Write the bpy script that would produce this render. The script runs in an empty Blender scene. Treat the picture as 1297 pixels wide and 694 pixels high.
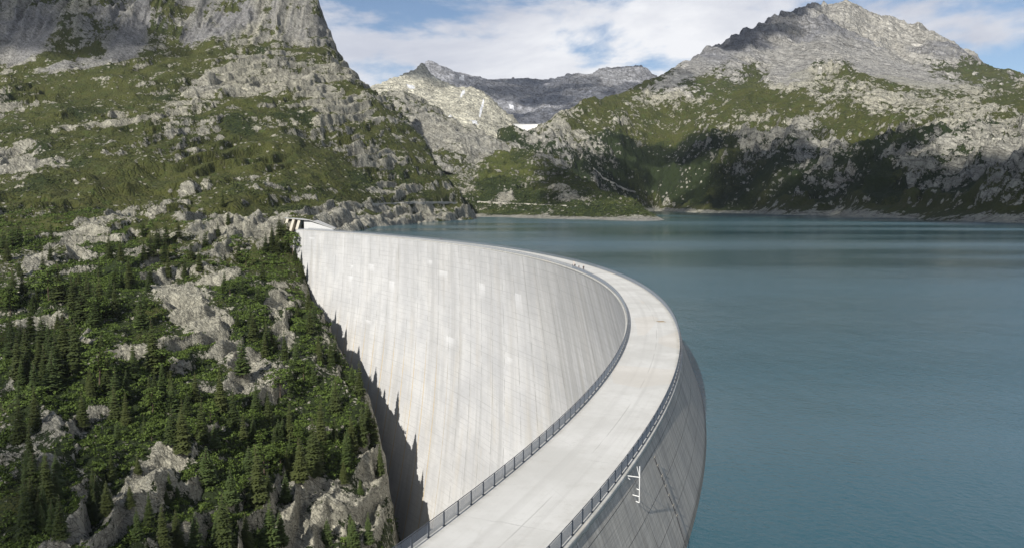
import bpy, bmesh, math, random
import numpy as np
from mathutils import Vector
R_ = math.radians
rng = np.random.default_rng(7)
random.seed(7)
sc = bpy.context.scene
C = sc.collection

# ------------------------------------------------------------------ camera
CAMZ = 34.87
PIT = math.atan((347 - 255.74) / 1000.0)
cam_d = bpy.data.cameras.new('camera')
cam = bpy.data.objects.new('camera', cam_d); C.objects.link(cam)
cam.location = (0, 0, CAMZ)
cam.rotation_euler = (math.pi / 2 - PIT, 0, 0)
cam_d.sensor_fit = 'HORIZONTAL'; cam_d.sensor_width = 36
cam_d.lens = 36 * 1000 / 1297.0
cam_d.clip_start = 0.5; cam_d.clip_end = 60000
sc.camera = cam

# ------------------------------------------------------------------ light
SUN = Vector((-0.378, -0.738, 0.560)).normalized()
EL = math.asin(SUN.z); AZ = math.atan2(SUN.x, SUN.y)
world = bpy.data.worlds.new('World'); sc.world = world
world.use_nodes = True
def build_world():
    nt = world.node_tree; nt.nodes.clear()
    N = nt.nodes.new; L = nt.links.new
    out = N('ShaderNodeOutputWorld'); bg = N('ShaderNodeBackground')
    sky = N('ShaderNodeTexSky'); sky.sky_type = 'NISHITA'; sky.sun_disc = False
    sky.sun_elevation = EL; sky.sun_rotation = AZ % (2 * math.pi)
    sky.altitude = 1900; sky.air_density = 1.0; sky.dust_density = 0.6; sky.ozone_density = 1.4
    tc = N('ShaderNodeTexCoord')
    sep = N('ShaderNodeSeparateXYZ'); L(tc.outputs['Generated'], sep.inputs[0])
    def M(op, a, b=None, c=None):
        m = N('ShaderNodeMath'); m.operation = op
        for i, v in enumerate((a, b, c)):
            if v is None: continue
            if isinstance(v, (int, float)): m.inputs[i].default_value = v
            else: L(v, m.inputs[i])
        return m.outputs[0]
    zz = M('MAXIMUM', M('ADD', sep.outputs[2], 0.10), 0.04)
    cx = M('DIVIDE', sep.outputs[0], zz); cy = M('DIVIDE', sep.outputs[1], zz)
    cb = N('ShaderNodeCombineXYZ'); L(sep.outputs[0], cb.inputs[0]); L(sep.outputs[1], cb.inputs[1]); L(M('MULTIPLY', sep.outputs[2], 2.6), cb.inputs[2])
    def noise(scale, det, rough, off, dist=0.0):
        mp = N('ShaderNodeMapping'); L(cb.outputs[0], mp.inputs[0]); mp.inputs['Location'].default_value = off
        n = N('ShaderNodeTexNoise'); L(mp.outputs[0], n.inputs['Vector'])
        n.inputs['Scale'].default_value = scale; n.inputs['Detail'].default_value = det
        n.inputs['Roughness'].default_value = rough; n.inputs['Distortion'].default_value = dist
        return n.outputs['Fac']
    n1 = noise(3.2, 10, 0.58, (3.1, 1.2, 0.4), 0.25)
    n2 = noise(2.6, 9, 0.60, (9.3, 4.0, 1.0), 0.3)
    cover = N('ShaderNodeMapRange'); L(n1, cover.inputs[0])
    cover.inputs[1].default_value = 0.405; cover.inputs[2].default_value = 0.51
    cover.interpolation_type = 'SMOOTHSTEP'
    hi = N('ShaderNodeMapRange'); L(sep.outputs[2], hi.inputs[0]); hi.inputs[1].default_value = .25; hi.inputs[2].default_value = .55
    hi.inputs[3].default_value = 1.0; hi.inputs[4].default_value = .22
    cov = M('MULTIPLY', cover.outputs[0], hi.outputs[0])
    shade = N('ShaderNodeValToRGB'); L(n2, shade.inputs[0])
    shade.color_ramp.elements[0].position = 0.38; shade.color_ramp.elements[0].color = (6.0, 6.3, 7.2, 1)
    shade.color_ramp.elements[1].position = 0.60; shade.color_ramp.elements[1].color = (9.6, 9.7, 10.0, 1)
    mix = N('ShaderNodeMixRGB'); L(cov, mix.inputs[0])
    gain = N('ShaderNodeMixRGB'); gain.blend_type = 'MULTIPLY'; gain.inputs[0].default_value = 1
    L(sky.outputs[0], gain.inputs[1]); gain.inputs[2].default_value = (1.0, 1.0, 1.0, 1)
    L(gain.outputs[0], mix.inputs[1]); L(shade.outputs[0], mix.inputs[2])
    L(mix.outputs[0], bg.inputs[0]); bg.inputs[1].default_value = 0.085
    L(bg.outputs[0], out.inputs[0])
build_world()
sun_d = bpy.data.lights.new('sun', 'SUN'); sun_d.energy = 4.9; sun_d.angle = R_(0.53); sun_d.color = (1.0, 0.955, 0.88)
sun = bpy.data.objects.new('sun', sun_d); C.objects.link(sun)
sun.rotation_euler = SUN.to_track_quat('Z', 'Y').to_euler()
sun.location = (-300, -500, 500)
vs = sc.view_settings; vs.view_transform = 'Standard'; vs.look = 'None'; vs.exposure = 0.25; vs.gamma = 1; vs.use_curve_mapping = False
sc.cycles.max_bounces = 5; sc.cycles.diffuse_bounces = 2; sc.cycles.glossy_bounces = 2
sc.cycles.transparent_max_bounces = 24; sc.cycles.use_denoising = True

# ------------------------------------------------------------------ helpers
def link(o): C.objects.link(o); return o
def obj(name, me, mat=None, parent=None):
    o = bpy.data.objects.new(name, me); link(o)
    if mat is not None and not me.materials: me.materials.append(mat)
    if parent is not None: o.parent = parent
    return o
def tag(o, label=None, cat=None, group=None, kind=None):
    if label: o['label'] = label
    if cat: o['category'] = cat
    if group: o['group'] = group
    if kind: o['kind'] = kind
    return o
def empty(name, loc, rz=0):
    o = bpy.data.objects.new(name, None); link(o); o.location = loc; o.rotation_euler = (0, 0, rz)
    o.empty_display_size = 1; return o
def fast_mesh(name, V, F, smooth=True, attrs=None, uv=None):
    """V (n,3), F (m,k) quads or tris"""
    V = np.asarray(V, np.float32); F = np.asarray(F, np.int32)
    me = bpy.data.meshes.new(name)
    n, k = F.shape
    me.vertices.add(len(V)); me.vertices.foreach_set('co', V.ravel())
    me.loops.add(n * k); me.loops.foreach_set('vertex_index', F.ravel())
    me.polygons.add(n); me.polygons.foreach_set('loop_start', np.arange(n, dtype=np.int32) * k)
    try: me.polygons.foreach_set('loop_total', np.full(n, k, np.int32))
    except Exception: pass
    if smooth: me.polygons.foreach_set('use_smooth', np.ones(n, bool))
    me.update(calc_edges=True); me.validate()
    for nm, a in (attrs or {}).items():
        at = me.attributes.new(nm, 'FLOAT', 'POINT'); at.data.foreach_set('value', np.asarray(a, np.float32).ravel())
    if uv is not None:
        ul = me.uv_layers.new(name='UVMap'); ul.data.foreach_set('uv', np.asarray(uv, np.float32)[F.ravel()].ravel())
    return me
class MB:
    def __init__(s): s.V = []; s.F = []; s.n = 0
    def add(s, V, F):
        s.V += [tuple(v) for v in V]; s.F += [tuple(i + s.n for i in f) for f in F]; s.n += len(V)
    def box(s, c, size, rz=0, M=None):
        x, y, z = (size[0] / 2, size[1] / 2, size[2] / 2)
        P = [(sx * x, sy * y, sz * z) for sz in (-1, 1) for sy in (-1, 1) for sx in (-1, 1)]
        ca, sa = math.cos(rz), math.sin(rz)
        P = [(c[0] + p[0] * ca - p[1] * sa, c[1] + p[0] * sa + p[1] * ca, c[2] + p[2]) for p in P]
        s.add(P, [(0, 2, 3, 1), (4, 5, 7, 6), (0, 1, 5, 4), (2, 6, 7, 3), (0, 4, 6, 2), (1, 3, 7, 5)])
    def bar(s, a, b, r, n=5, r2=None):
        a = Vector(a); b = Vector(b); d = (b - a)
        if d.length < 1e-6: return
        u = d.normalized().orthogonal().normalized(); w = d.normalized().cross(u)
        r2 = r if r2 is None else r2
        P = []
        for q, rr in ((a, r), (b, r2)):
            for i in range(n):
                t = 2 * math.pi * (i + .5) / n
                P.append(q + (u * math.cos(t) + w * math.sin(t)) * rr)
        F = [(i, (i + 1) % n, n + (i + 1) % n, n + i) for i in range(n)]
        F += [tuple(range(n - 1, -1, -1)), tuple(range(n, 2 * n))]
        s.add(P, F)
    def build(s, name, mat, parent=None, smooth=False):
        me = bpy.data.meshes.new(name); me.from_pydata(s.V, [], s.F); me.update()
        if smooth:
            for p in me.polygons: p.use_smooth = True
        return obj(name, me, mat, parent)

# --- vectorised gradient noise
def _hash(i, j, seed):
    h = (i.astype(np.int64) * 374761393 + j.astype(np.int64) * 668265263 + seed * 974634777) & 0xffffffff
    h = ((h ^ (h >> 13)) * 1274126177) & 0xffffffff
    return ((h ^ (h >> 16)) & 0xffff) / 65536.0
def pn(x, y, seed=0):
    xi = np.floor(x); yi = np.floor(y); xf = x - xi; yf = y - yi
    u = xf * xf * xf * (xf * (xf * 6 - 15) + 10); v = yf * yf * yf * (yf * (yf * 6 - 15) + 10)
    def g(a, b):
        t = _hash(xi + a, yi + b, seed) * 2 * np.pi
        return np.cos(t) * (xf - a) + np.sin(t) * (yf - b)
    n0 = g(0, 0) * (1 - u) + g(1, 0) * u; n1 = g(0, 1) * (1 - u) + g(1, 1) * u
    return (n0 * (1 - v) + n1 * v) * 1.5
def fbm(x, y, lam, octv=4, seed=0, gain=.5):
    s = 0; a = 1; t = 0
    for i in range(octv):
        s = s + a * pn(x / lam, y / lam, seed + i * 17); t += a; a *= gain; lam *= .5
    return s / t
def ridged(x, y, lam, octv=4, seed=0, gain=.5):
    s = 0; a = 1; t = 0; w = 1
    for i in range(octv):
        r = 1 - np.abs(pn(x / lam, y / lam, seed + i * 31)); r = r * r * w
        s = s + a * r; t += a; a *= gain; lam *= .47; w = np.clip(r * 1.6, 0, 1)
    return s / t
def sst(a, b, x):
    t = np.clip((x - a) / (b - a), 0, 1); return t * t * (3 - 2 * t)

# --- camera ray helpers (used only to place things in the world)
def ray(px, py):
    x = (px - 648.5) / 1000; y = -(py - 347) / 1000
    d = Vector((x, math.cos(PIT) + y * math.sin(PIT), -math.sin(PIT) + y * math.cos(PIT)))
    return d
def at(px, py, Y):
    d = ray(px, py); return Vector((d.x / d.y * Y, Y, CAMZ + d.z / d.y * Y))
def on_z(px, py, z):
    d = ray(px, py); t = (z - CAMZ) / d.z; return Vector((d.x * t, d.y * t, z))
def projn(X, Y, Z):
    z = Z - CAMZ
    fw = Y * math.cos(PIT) - z * math.sin(PIT); up = Y * math.sin(PIT) + z * math.cos(PIT)
    return 648.5 + 1000 * X / fw, 347 - 1000 * up / fw

# ------------------------------------------------------------------ materials
def new_mat(name):
    m = bpy.data.materials.new(name); m.use_nodes = True
    nt = m.node_tree; nt.nodes.clear()
    return m, nt
class NT:
    def __init__(s, name):
        s.m, s.nt = new_mat(name); s.N = s.nt.nodes.new; s.L = s.nt.links.new
        s.out = s.N('ShaderNodeOutputMaterial'); s.bsdf = s.N('ShaderNodeBsdfPrincipled')
        s.L(s.bsdf.outputs[0], s.out.inputs[0])
        s.bsdf.inputs['Roughness'].default_value = .9
        s.bsdf.inputs['Specular IOR Level'].default_value = .2
    def set(s, inp, v):
        if hasattr(v, 'is_output') or isinstance(v, bpy.types.NodeSocket): s.L(v, inp)
        else: inp.default_value = v
    def math(s, op, *a, clamp=False):
        m = s.N('ShaderNodeMath'); m.operation = op; m.use_clamp = clamp
        for i, v in enumerate(a): s.set(m.inputs[i], v)
        return m.outputs[0]
    def mix(s, f, a, b, mode='MIX'):
        m = s.N('ShaderNodeMixRGB'); m.blend_type = mode; s.set(m.inputs[0], f)
        for i, v in ((1, a), (2, b)):
            if isinstance(v, tuple) and len(v) == 3: v = v + (1,)
            s.set(m.inputs[i], v)
        return m.outputs[0]
    def pos(s): return s.N('ShaderNodeNewGeometry').outputs['Position']
    def uv(s): return s.N('ShaderNodeTexCoord').outputs['UV']
    def mapping(s, v, scale=(1, 1, 1), rot=(0, 0, 0), loc=(0, 0, 0)):
        m = s.N('ShaderNodeMapping'); s.L(v, m.inputs[0]); m.inputs['Scale'].default_value = scale
        m.inputs['Rotation'].default_value = rot; m.inputs['Location'].default_value = loc; return m.outputs[0]
    def noise(s, v, scale=1, det=4, rough=.55, dist=0):
        n = s.N('ShaderNodeTexNoise'); s.L(v, n.inputs['Vector']); n.inputs['Scale'].default_value = scale
        n.inputs['Detail'].default_value = det; n.inputs['Roughness'].default_value = rough; n.inputs['Distortion'].default_value = dist
        return n.outputs['Fac']
    def vor(s, v, scale=1, feat='F1', rnd=1):
        n = s.N('ShaderNodeTexVoronoi'); s.L(v, n.inputs['Vector']); n.feature = feat; n.inputs['Scale'].default_value = scale
        n.inputs['Randomness'].default_value = rnd; return n.outputs['Distance']
    def ramp(s, f, lo, hi, a=0., b=1., smooth=True):
        m = s.N('ShaderNodeMapRange'); s.set(m.inputs[0], f); m.inputs[1].default_value = lo; m.inputs[2].default_value = hi
        m.inputs[3].default_value = a; m.inputs[4].default_value = b
        if smooth: m.interpolation_type = 'SMOOTHSTEP'
        return m.outputs[0]
    def attr(s, n):
        a = s.N('ShaderNodeAttribute'); a.attribute_name = n; return a.outputs['Fac']
    def bump(s, h, strength, dist):
        b = s.N('ShaderNodeBump'); s.L(h, b.inputs['Height']); b.inputs['Strength'].default_value = strength
        b.inputs['Distance'].default_value = dist; s.L(b.outputs[0], s.bsdf.inputs['Normal']); return b
    def color(s, c): s.set(s.bsdf.inputs['Base Color'], c if not isinstance(c, tuple) else (c + (1,))[:4])

def terrain_mat(name, lam, pale=(.51, .485, .385), grey=(.28, .275, .27), veg=(.048, .057, .015), shrub=(.020, .032, .010), fine=1.0):
    """lam: size in metres of the finest readable feature"""
    t = NT(name); P = t.pos()
    n_big = t.noise(P, 1 / (lam * 26), 5, .6)
    n_mid = t.noise(P, 1 / (lam * 6), 5, .62)
    n_fin = t.noise(P, 1 / (lam * 1.6), 4, .65)
    rk = t.attr('rock'); ton = t.attr('tone'); sh = t.attr('shrub')
    # break up the rock edge
    e = t.math('ADD', rk, t.math('MULTIPLY', t.math('SUBTRACT', n_mid, .5), 2.6))
    e = t.math('ADD', e, t.math('MULTIPLY', t.math('SUBTRACT', n_fin, .5), 1.6))
    rockf = t.ramp(e, .40, .54)
    vb = t.N('ShaderNodeTexVoronoi'); t.L(P, vb.inputs['Vector']); vb.inputs['Scale'].default_value = 1 / (lam * 4.5)
    bs = t.N('ShaderNodeSeparateColor'); t.L(vb.outputs['Color'], bs.inputs[0])
    patch = t.ramp(t.noise(P, 1 / (lam * 40), 5, .65), .44, .64, 1.05, .66)
    patch = t.math('SUBTRACT', patch, t.math('MULTIPLY', t.ramp(rk, -.35, .40, 0, 1), .32))
    bould = t.math('MULTIPLY', t.math('GREATER_THAN', bs.outputs[0], patch), t.ramp(t.math('ADD', vb.outputs['Distance'], t.math('MULTIPLY', t.math('SUBTRACT', n_fin, .5), .9)), .30, .42, 1, 0))
    rockf = t.math('MAXIMUM', rockf, bould)
    # rock colour
    Ps = t.mapping(P, (1, 1, .35), (0.5, 0.25, 0.4))
    cr = t.vor(Ps, 1 / (lam * 5), 'DISTANCE_TO_EDGE')
    cr2 = t.vor(t.mapping(P, (1, 1, .45), (-.3, .5, 1.1)), 1 / (lam * 2.2), 'DISTANCE_TO_EDGE')
    warm = t.mix(t.ramp(n_big, .38, .62), pale, tuple(c * .80 for c in pale))
    warm = t.mix(t.ramp(n_mid, .45, .66), warm, tuple(c * 1.15 for c in pale))
    base = t.mix(ton, warm, t.mix(t.ramp(n_mid, .3, .7), grey, tuple(c * 1.35 for c in grey)))
    base = t.mix(t.ramp(t.noise(P, 1 / (lam * 3), 6, .7), .52, .72, 0, .6), base, t.mix(.5, base, (.11, .11, .10)))
    stt = t.noise(t.mapping(t.mapping(P, rot=(R_(24), R_(-34), R_(20))), (1 / (lam * 12), 1 / (lam * 6), 1 / (lam * 1.6))), 1, 5, .62, 1.0)
    base = t.mix(t.ramp(stt, .52, .66, 0, .36), base, t.mix(.75, base, (.06, .058, .05)))
    fr1 = t.noise(t.mapping(t.mapping(P, rot=(R_(20), R_(-30), R_(35))), (1 / (lam * 20), 1 / (lam * 14), 1 / (lam * 5))), 1, 3, .55, .8)
    fr2 = t.noise(t.mapping(t.mapping(P, rot=(R_(-20), R_(38), R_(-15))), (1 / (lam * 6), 1 / (lam * 12), 1 / (lam * 14))), 1, 3, .55, .8)
    fl = t.math('MINIMUM', t.ramp(t.math('ABSOLUTE', t.math('SUBTRACT', fr1, .5)), .004, .030), t.ramp(t.math('ABSOLUTE', t.math('SUBTRACT', fr2, .5)), .003, .022, .35, 1))
    base = t.mix(t.math('MULTIPLY', t.math('SUBTRACT', 1.0, fl), .72), base, (.055, .052, .045))
    stb = t.math('MULTIPLY', t.ramp(stt, .40, .62, 1, 0), fl)
    crk = t.math('MULTIPLY', t.ramp(cr, .0, .10, .55, 1), t.ramp(cr2, .0, .09, .68, 1))
    base = t.mix(1, base, t.N('ShaderNodeCombineColor').outputs[0], 'MULTIPLY') if False else t.mix(crk, t.mix(.62, base, (.035, .035, .03)), base)
    sn = t.attr('snow'); 
    # vegetation colour
    v = t.mix(t.ramp(n_big, .35, .65), veg, tuple(c * f for c, f in zip(veg, (1.5, 1.35, 1.3))))
    v = t.mix(t.ramp(n_mid, .50, .72), v, (.078, .074, .028))
    v = t.mix(t.ramp(t.noise(P, 1 / (lam * 10), 4, .6), .56, .68, 0, .8), v, (.058, .082, .020))
    s1 = t.math('ADD', sh, t.math('MULTIPLY', t.math('SUBTRACT', n_fin, .5), 1.4))
    v = t.mix(t.ramp(s1, .35, .62), v, shrub)
    v = t.mix(t.ramp(n_fin, .3, .7, .0, .45), v, tuple(c * .45 for c in veg))
    t.color(t.mix(t.ramp(t.math('ADD', sn, t.math('MULTIPLY', t.math('SUBTRACT', n_mid, .5), .8)), .45, .6), t.mix(rockf, v, base), (.80, .81, .83)))
    hr = t.math('MULTIPLY', t.math('ADD', t.math('ADD', t.math('MULTIPLY', n_mid, 1.8), t.math('MULTIPLY', rockf, .5)), t.math('ADD', t.math('MULTIPLY', stb, t.math('MULTIPLY', rockf, 1.5)), t.math('ADD', n_fin, t.ramp(cr, 0, .22, 0, .5)))), 1)
    t.bump(hr, .8, lam * 1.5 * fine)
    return t.m

M_near = terrain_mat('alpine_rock_turf', .55)
M_upper = terrain_mat('upper_rock_turf', 1.5)
M_mid = terrain_mat('far_rock_turf', 3.2, pale=(.55, .525, .42), grey=(.28, .28, .285))
M_summit = terrain_mat('summit_limestone', 6.5, pale=(.58, .555, .49), grey=(.25, .25, .26), veg=(.050, .060, .020))
M_valley = terrain_mat('valley_rock_turf', 2.2, veg=(.056, .070, .018))
M_dome = terrain_mat('pale_granite', 5.0, pale=(.72, .69, .56), grey=(.2, .2, .22))
M_back = terrain_mat('slate_rock', 7.0, pale=(.36, .36, .36), grey=(.36, .365, .39))

# concrete ----------------------------------------------------------------
def simple(name, col, rough=.7, metal=0, var=.15, scale=6):
    t = NT(name); n = t.noise(t.pos(), scale, 4, .6)
    t.color(t.mix(n, tuple(c * (1 - var) for c in col), tuple(min(1, c * (1 + var)) for c in col)))
    t.bsdf.inputs['Roughness'].default_value = rough; t.bsdf.inputs['Metallic'].default_value = metal
    return t.m
M_white = simple('white_paint', (.66, .66, .64), .5, 0, .05)
M_steel = simple('galvanised_steel', (.085, .095, .11), .5, .2, .2)
M_mesh = simple('wire_mesh', (.24, .265, .30), .5, .2, .1)

def mat_face():
    t = NT('downstream_concrete'); U = t.uv()
    # U.x metres along, U.y metres down
    st1 = t.noise(t.mapping(U, (1 / 1.6, 1 / 60, 1)), 1, 6, .65)
    st2 = t.noise(t.mapping(U, (1 / 7., 1 / 140, 1)), 1, 5, .6)
    st3 = t.noise(t.mapping(U, (1 / .5, 1 / 14, 1)), 1, 4, .7)
    bl = t.noise(U, 1 / 22, 5, .6)
    lift = t.noise(t.mapping(U, (1 / 45, 1 / 1.0, 1)), 1, 4, .65)
    c = t.mix(t.ramp(bl, .35, .65), (.50, .50, .50), (.59, .585, .575))
    c = t.mix(t.ramp(st2, .44, .68, 0, .62), c, (.41, .405, .395))
    c = t.mix(t.ramp(st1, .52, .76, 0, .5), c, (.37, .372, .37))
    c = t.mix(t.ramp(st3, .55, .8, 0, .35), c, (.62, .61, .59))
    c = t.mix(t.ramp(lift, .55, .72, 0, .4), c, (.38, .375, .36))
    sep = t.N('ShaderNodeSeparateXYZ'); t.L(U, sep.inputs[0]); ux, uy = sep.outputs[0], sep.outputs[1]
    grey_top = t.math('MULTIPLY', t.ramp(uy, 0, 42, 1, 0), t.ramp(t.noise(t.mapping(U, (1 / 10, 1 / 16, 1)), 1, 5, .65), .35, .65, .2, 1))
    c = t.mix(t.math('MULTIPLY', grey_top, .45), c, (.34, .34, .335))
    rs = t.math('MULTIPLY', t.ramp(ux, 330, 240, 0, 1), t.ramp(t.noise(t.mapping(U, (1 / 3., 1 / 70, 1)), 1, 5, .65), .38, .62))
    c = t.mix(t.math('MULTIPLY', rs, .5), c, (.33, .325, .305))
    blt = t.noise(t.mapping(U, (1 / 5.5, 1 / 5., 1)), 1, 6, .7)
    c = t.mix(t.ramp(blt, .52, .72, 0, .35), c, (.38, .375, .365))
    # ochre tint low down and toward the middle
    och = t.math('MULTIPLY', t.ramp(t.noise(t.mapping(U, (1 / 9, 1 / 50, 1), (0, 0, 0), (4, 2, 0)), 1, 4, .6), .50, .72), t.ramp(uy, 20, 110, .15, .38))
    c = t.mix(och, c, (.50, .45, .36))
    # vertical joints every 16 m
    wob = t.math('MULTIPLY', t.math('SUBTRACT', t.noise(U, .35, 3, .6), .5), .5)
    fx = t.math('ABSOLUTE', t.math('SUBTRACT', t.math('FRACT', t.math('DIVIDE', t.math('ADD', ux, wob), 16.0)), .5))
    j = t.ramp(fx, .0, .022, 1, 0)
    brk = t.ramp(t.noise(t.mapping(U, (1 / 12, 1 / 9, 1)), 1, 3, .6), .40, .55)
    c = t.mix(t.math('MULTIPLY', t.math('MULTIPLY', j, brk), .9), c, (.20, .195, .18))
    j2 = t.ramp(fx, .01, .05, 1, 0)
    yl = t.math('MULTIPLY', t.math('MULTIPLY', j2, t.ramp(uy, 55, 90, 0, 1)), t.ramp(ux, 395, 430, 0, 1))
    c = t.mix(t.math('MULTIPLY', yl, t.ramp(t.noise(t.mapping(U, (1, 1 / 8, 1)), 1, 3, .6), .3, .6, .45, 1)), c, (.55, .43, .25))
    # lift lines every 3 m
    fy = t.math('ABSOLUTE', t.math('SUBTRACT', t.math('FRACT', t.math('DIVIDE', uy, 3.0)), .5))
    l = t.ramp(fy, .0, .07, 1, 0)
    c = t.mix(t.math('MULTIPLY', t.math('MULTIPLY', l, t.ramp(t.noise(t.mapping(U, (1 / 20, 1 / 3, 1)), 1, 3, .6), .38, .58)), .55), c, (.31, .31, .31))
    # white lime patches below lift lines
    for (u, v, w, h) in WHITE:
        a = t.math('ABSOLUTE', t.math('SUBTRACT', ux, u))
        mx = t.ramp(t.math('ADD', a, t.math('MULTIPLY', t.math('SUBTRACT', st1, .5), w * 1.2)), w * .20, w * .62, 1, 0)
        my = t.math('MULTIPLY', t.ramp(uy, v - .3, v + .2, 0, 1), t.ramp(t.math('ADD', uy, t.math('MULTIPLY', t.math('SUBTRACT', st3, .5), h * 2.4)), v + h * .2, v + h, 1, 0))
        c = t.mix(t.math('MULTIPLY', t.math('MULTIPLY', mx, my), t.ramp(st3, .30, .62, .05, .62)), c, (.75, .75, .75))
    t.color(c)
    t.bump(t.math('ADD', t.math('MULTIPLY', st3, .4), t.math('MULTIPLY', t.math('MAXIMUM', j, t.math('MULTIPLY', l, .5)), -1.0)), .5, .12)
    t.bsdf.inputs['Roughness'].default_value = .88
    return t.m
def mat_up():
    t = NT('upstream_concrete'); U = t.uv()
    st = t.noise(t.mapping(U, (1 / .45, 1 / 7, 1), (0, 0, R_(8))), 1, 6, .7)
    st2 = t.noise(t.mapping(U, (1 / 2.5, 1 / 18, 1)), 1, 5, .6)
    brd = t.noise(t.mapping(U, (1 / 9, 1 / .16, 1)), 1, 3, .6)
    c = t.mix(t.ramp(st, .3, .72), (.34, .32, .28), (.58, .55, .49))
    c = t.mix(t.ramp(st2, .45, .7, 0, .6), c, (.26, .25, .235))
    c = t.mix(t.ramp(brd, .4, .7, 0, .35), c, (.20, .195, .185))
    sep = t.N('ShaderNodeSeparateXYZ'); t.L(U, sep.inputs[0]); ux, uy = sep.outputs[0], sep.outputs[1]
    wob = t.math('MULTIPLY', t.math('SUBTRACT', t.noise(U, .5, 3, .6), .5), .15)
    fx = t.math('ABSOLUTE', t.math('SUBTRACT', t.math('FRACT', t.math('DIVIDE', t.math('ADD', ux, wob), 16.0)), .5))
    j = t.ramp(fx, .0, .006, 1, 0)
    fy = t.math('ABSOLUTE', t.math('SUBTRACT', t.math('FRACT', t.math('DIVIDE', uy, 3.0)), .5))
    l = t.ramp(fy, .0, .022, 1, 0)
    g = t.math('MAXIMUM', j, t.math('MULTIPLY', l, .8))
    c = t.mix(t.math('MULTIPLY', g, .8), c, (.07, .07, .065))
    wet = t.ramp(uy, 9.9, 10.8, 0, 1)
    c = t.mix(t.math('MULTIPLY', wet, .6), c, (.10, .10, .085))
    t.color(c); t.bump(t.math('SUBTRACT', t.math('MULTIPLY', brd, .5), g), .6, .05)
    return t.m
def mat_deck():
    t = NT('deck_concrete'); U = t.uv()
    P = t.pos()
    n1 = t.noise(P, 1 / 9, 6, .62); n2 = t.noise(P, 1 / 1.3, 6, .7); n3 = t.noise(t.mapping(U, (1 / 40, 1 / .5, 1)), 1, 4, .6)
    c = t.mix(t.ramp(n1, .35, .68), (.53, .52, .485), (.63, .62, .585))
    c = t.mix(t.ramp(n2, .5, .8, 0, .5), c, (.45, .43, .385))
    c = t.mix(t.ramp(n3, .5, .75, 0, .3), c, (.47, .455, .42))
    sep = t.N('ShaderNodeSeparateXYZ'); t.L(U, sep.inputs[0]); ux, uy = sep.outputs[0], sep.outputs[1]
    wob = t.math('MULTIPLY', t.math('SUBTRACT', t.noise(U, .6, 5, .7), .5), 1.0)
    fx = t.math('ABSOLUTE', t.math('SUBTRACT', t.math('FRACT', t.math('DIVIDE', t.math('ADD', ux, wob), 16.0)), .5))
    j = t.ramp(fx, .0, .006, 1, 0)
    cl = t.math('ABSOLUTE', t.math('SUBTRACT', t.math('ADD', uy, t.math('MULTIPLY', wob, .12)), 5.2))
    lc = t.math('MULTIPLY', t.ramp(cl, .0, .10, 1, 0), t.ramp(t.noise(t.mapping(U, (1 / 14, .01, 1)), 1, 2, .5), .44, .52))
    crk = t.vor(t.mapping(U, (1 / 7, 1 / 5, 1)), 1, 'DISTANCE_TO_EDGE')
    ck = t.math('MULTIPLY', t.ramp(crk, 0, .012, 1, 0), t.ramp(n1, .5, .6))
    f = t.math('MAXIMUM', t.math('MULTIPLY', t.math('MULTIPLY', j, t.ramp(n1, .45, .6)), .4), t.math('MAXIMUM', t.math('MULTIPLY', lc, .45), t.math('MULTIPLY', ck, .12)))
    c = t.mix(f, c, (.25, .24, .22))
    tr = t.math('MINIMUM', t.math('ABSOLUTE', t.math('SUBTRACT', uy, 3.4)), t.math('ABSOLUTE', t.math('SUBTRACT', uy, 5.9)))
    c = t.mix(t.math('MULTIPLY', t.ramp(tr, .1, .6, 1, 0), t.ramp(n3, .35, .6, .08, .32)), c, (.44, .43, .40))
    eg = t.math('MAXIMUM', t.ramp(uy, .7, .05, 0, 1), t.ramp(uy, 8.3, 9.0, 0, 1))
    c = t.mix(t.math('MULTIPLY', eg, t.ramp(n2, .3, .6, .1, .6)), c, (.33, .325, .29))
    sp = t.noise(P, 1 / .5, 4, .7); c = t.mix(t.ramp(sp, .66, .74, 0, .35), c, (.30, .29, .26))
    # patches of repair mortar
    v = t.N('ShaderNodeTexVoronoi'); t.L(t.mapping(U, (1 / 16, 1 / 6, 1)), v.inputs['Vector']); v.inputs['Scale'].default_value = 1
    c = t.mix(t.ramp(v.outputs['Color'], .80, .82, 0, .22), c, (.60, .52, .42))
    t.color(c); t.bump(n2, .25, .02); t.bsdf.inputs['Roughness'].default_value = .9
    return t.m
def mat_water():
    t = NT('lake_water'); P = t.pos()
    t.bsdf.inputs['IOR'].default_value = 1.333; t.bsdf.inputs['Specular IOR Level'].default_value = .5
    big = t.noise(t.mapping(P, (1 / 1100, 1 / 230, 1), (0, 0, R_(-4))), 1, 4, .5)
    wind = t.ramp(big, .36, .62)
    c = t.mix(t.noise(P, 1 / 260, 3, .5), (.026, .080, .100), (.037, .104, .130))
    t.color(c)
    r = t.math('ADD', t.math('MULTIPLY', wind, .17), .06)
    t.L(r, t.bsdf.inputs['Roughness'])
    w1 = t.noise(t.mapping(P, (1, 1, 1), (0, 0, R_(30))), 1.1, 4, .6)
    w2 = t.noise(t.mapping(P, (1, .5, 1), (0, 0, R_(-25))), .28, 4, .6)
    w3 = t.noise(t.mapping(P, (1, .6, 1), (0, 0, R_(-35))), .05, 4, .6)
    h = t.math('ADD', t.math('MULTIPLY', w1, .42), t.math('ADD', t.math('MULTIPLY', w2, .7), t.math('MULTIPLY', w3, 1.6)))
    h = t.math('MULTIPLY', h, t.ramp(wind, 0, 1, .25, 1, False))
    t.bump(h, .55, .8)
    return t.m

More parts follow.
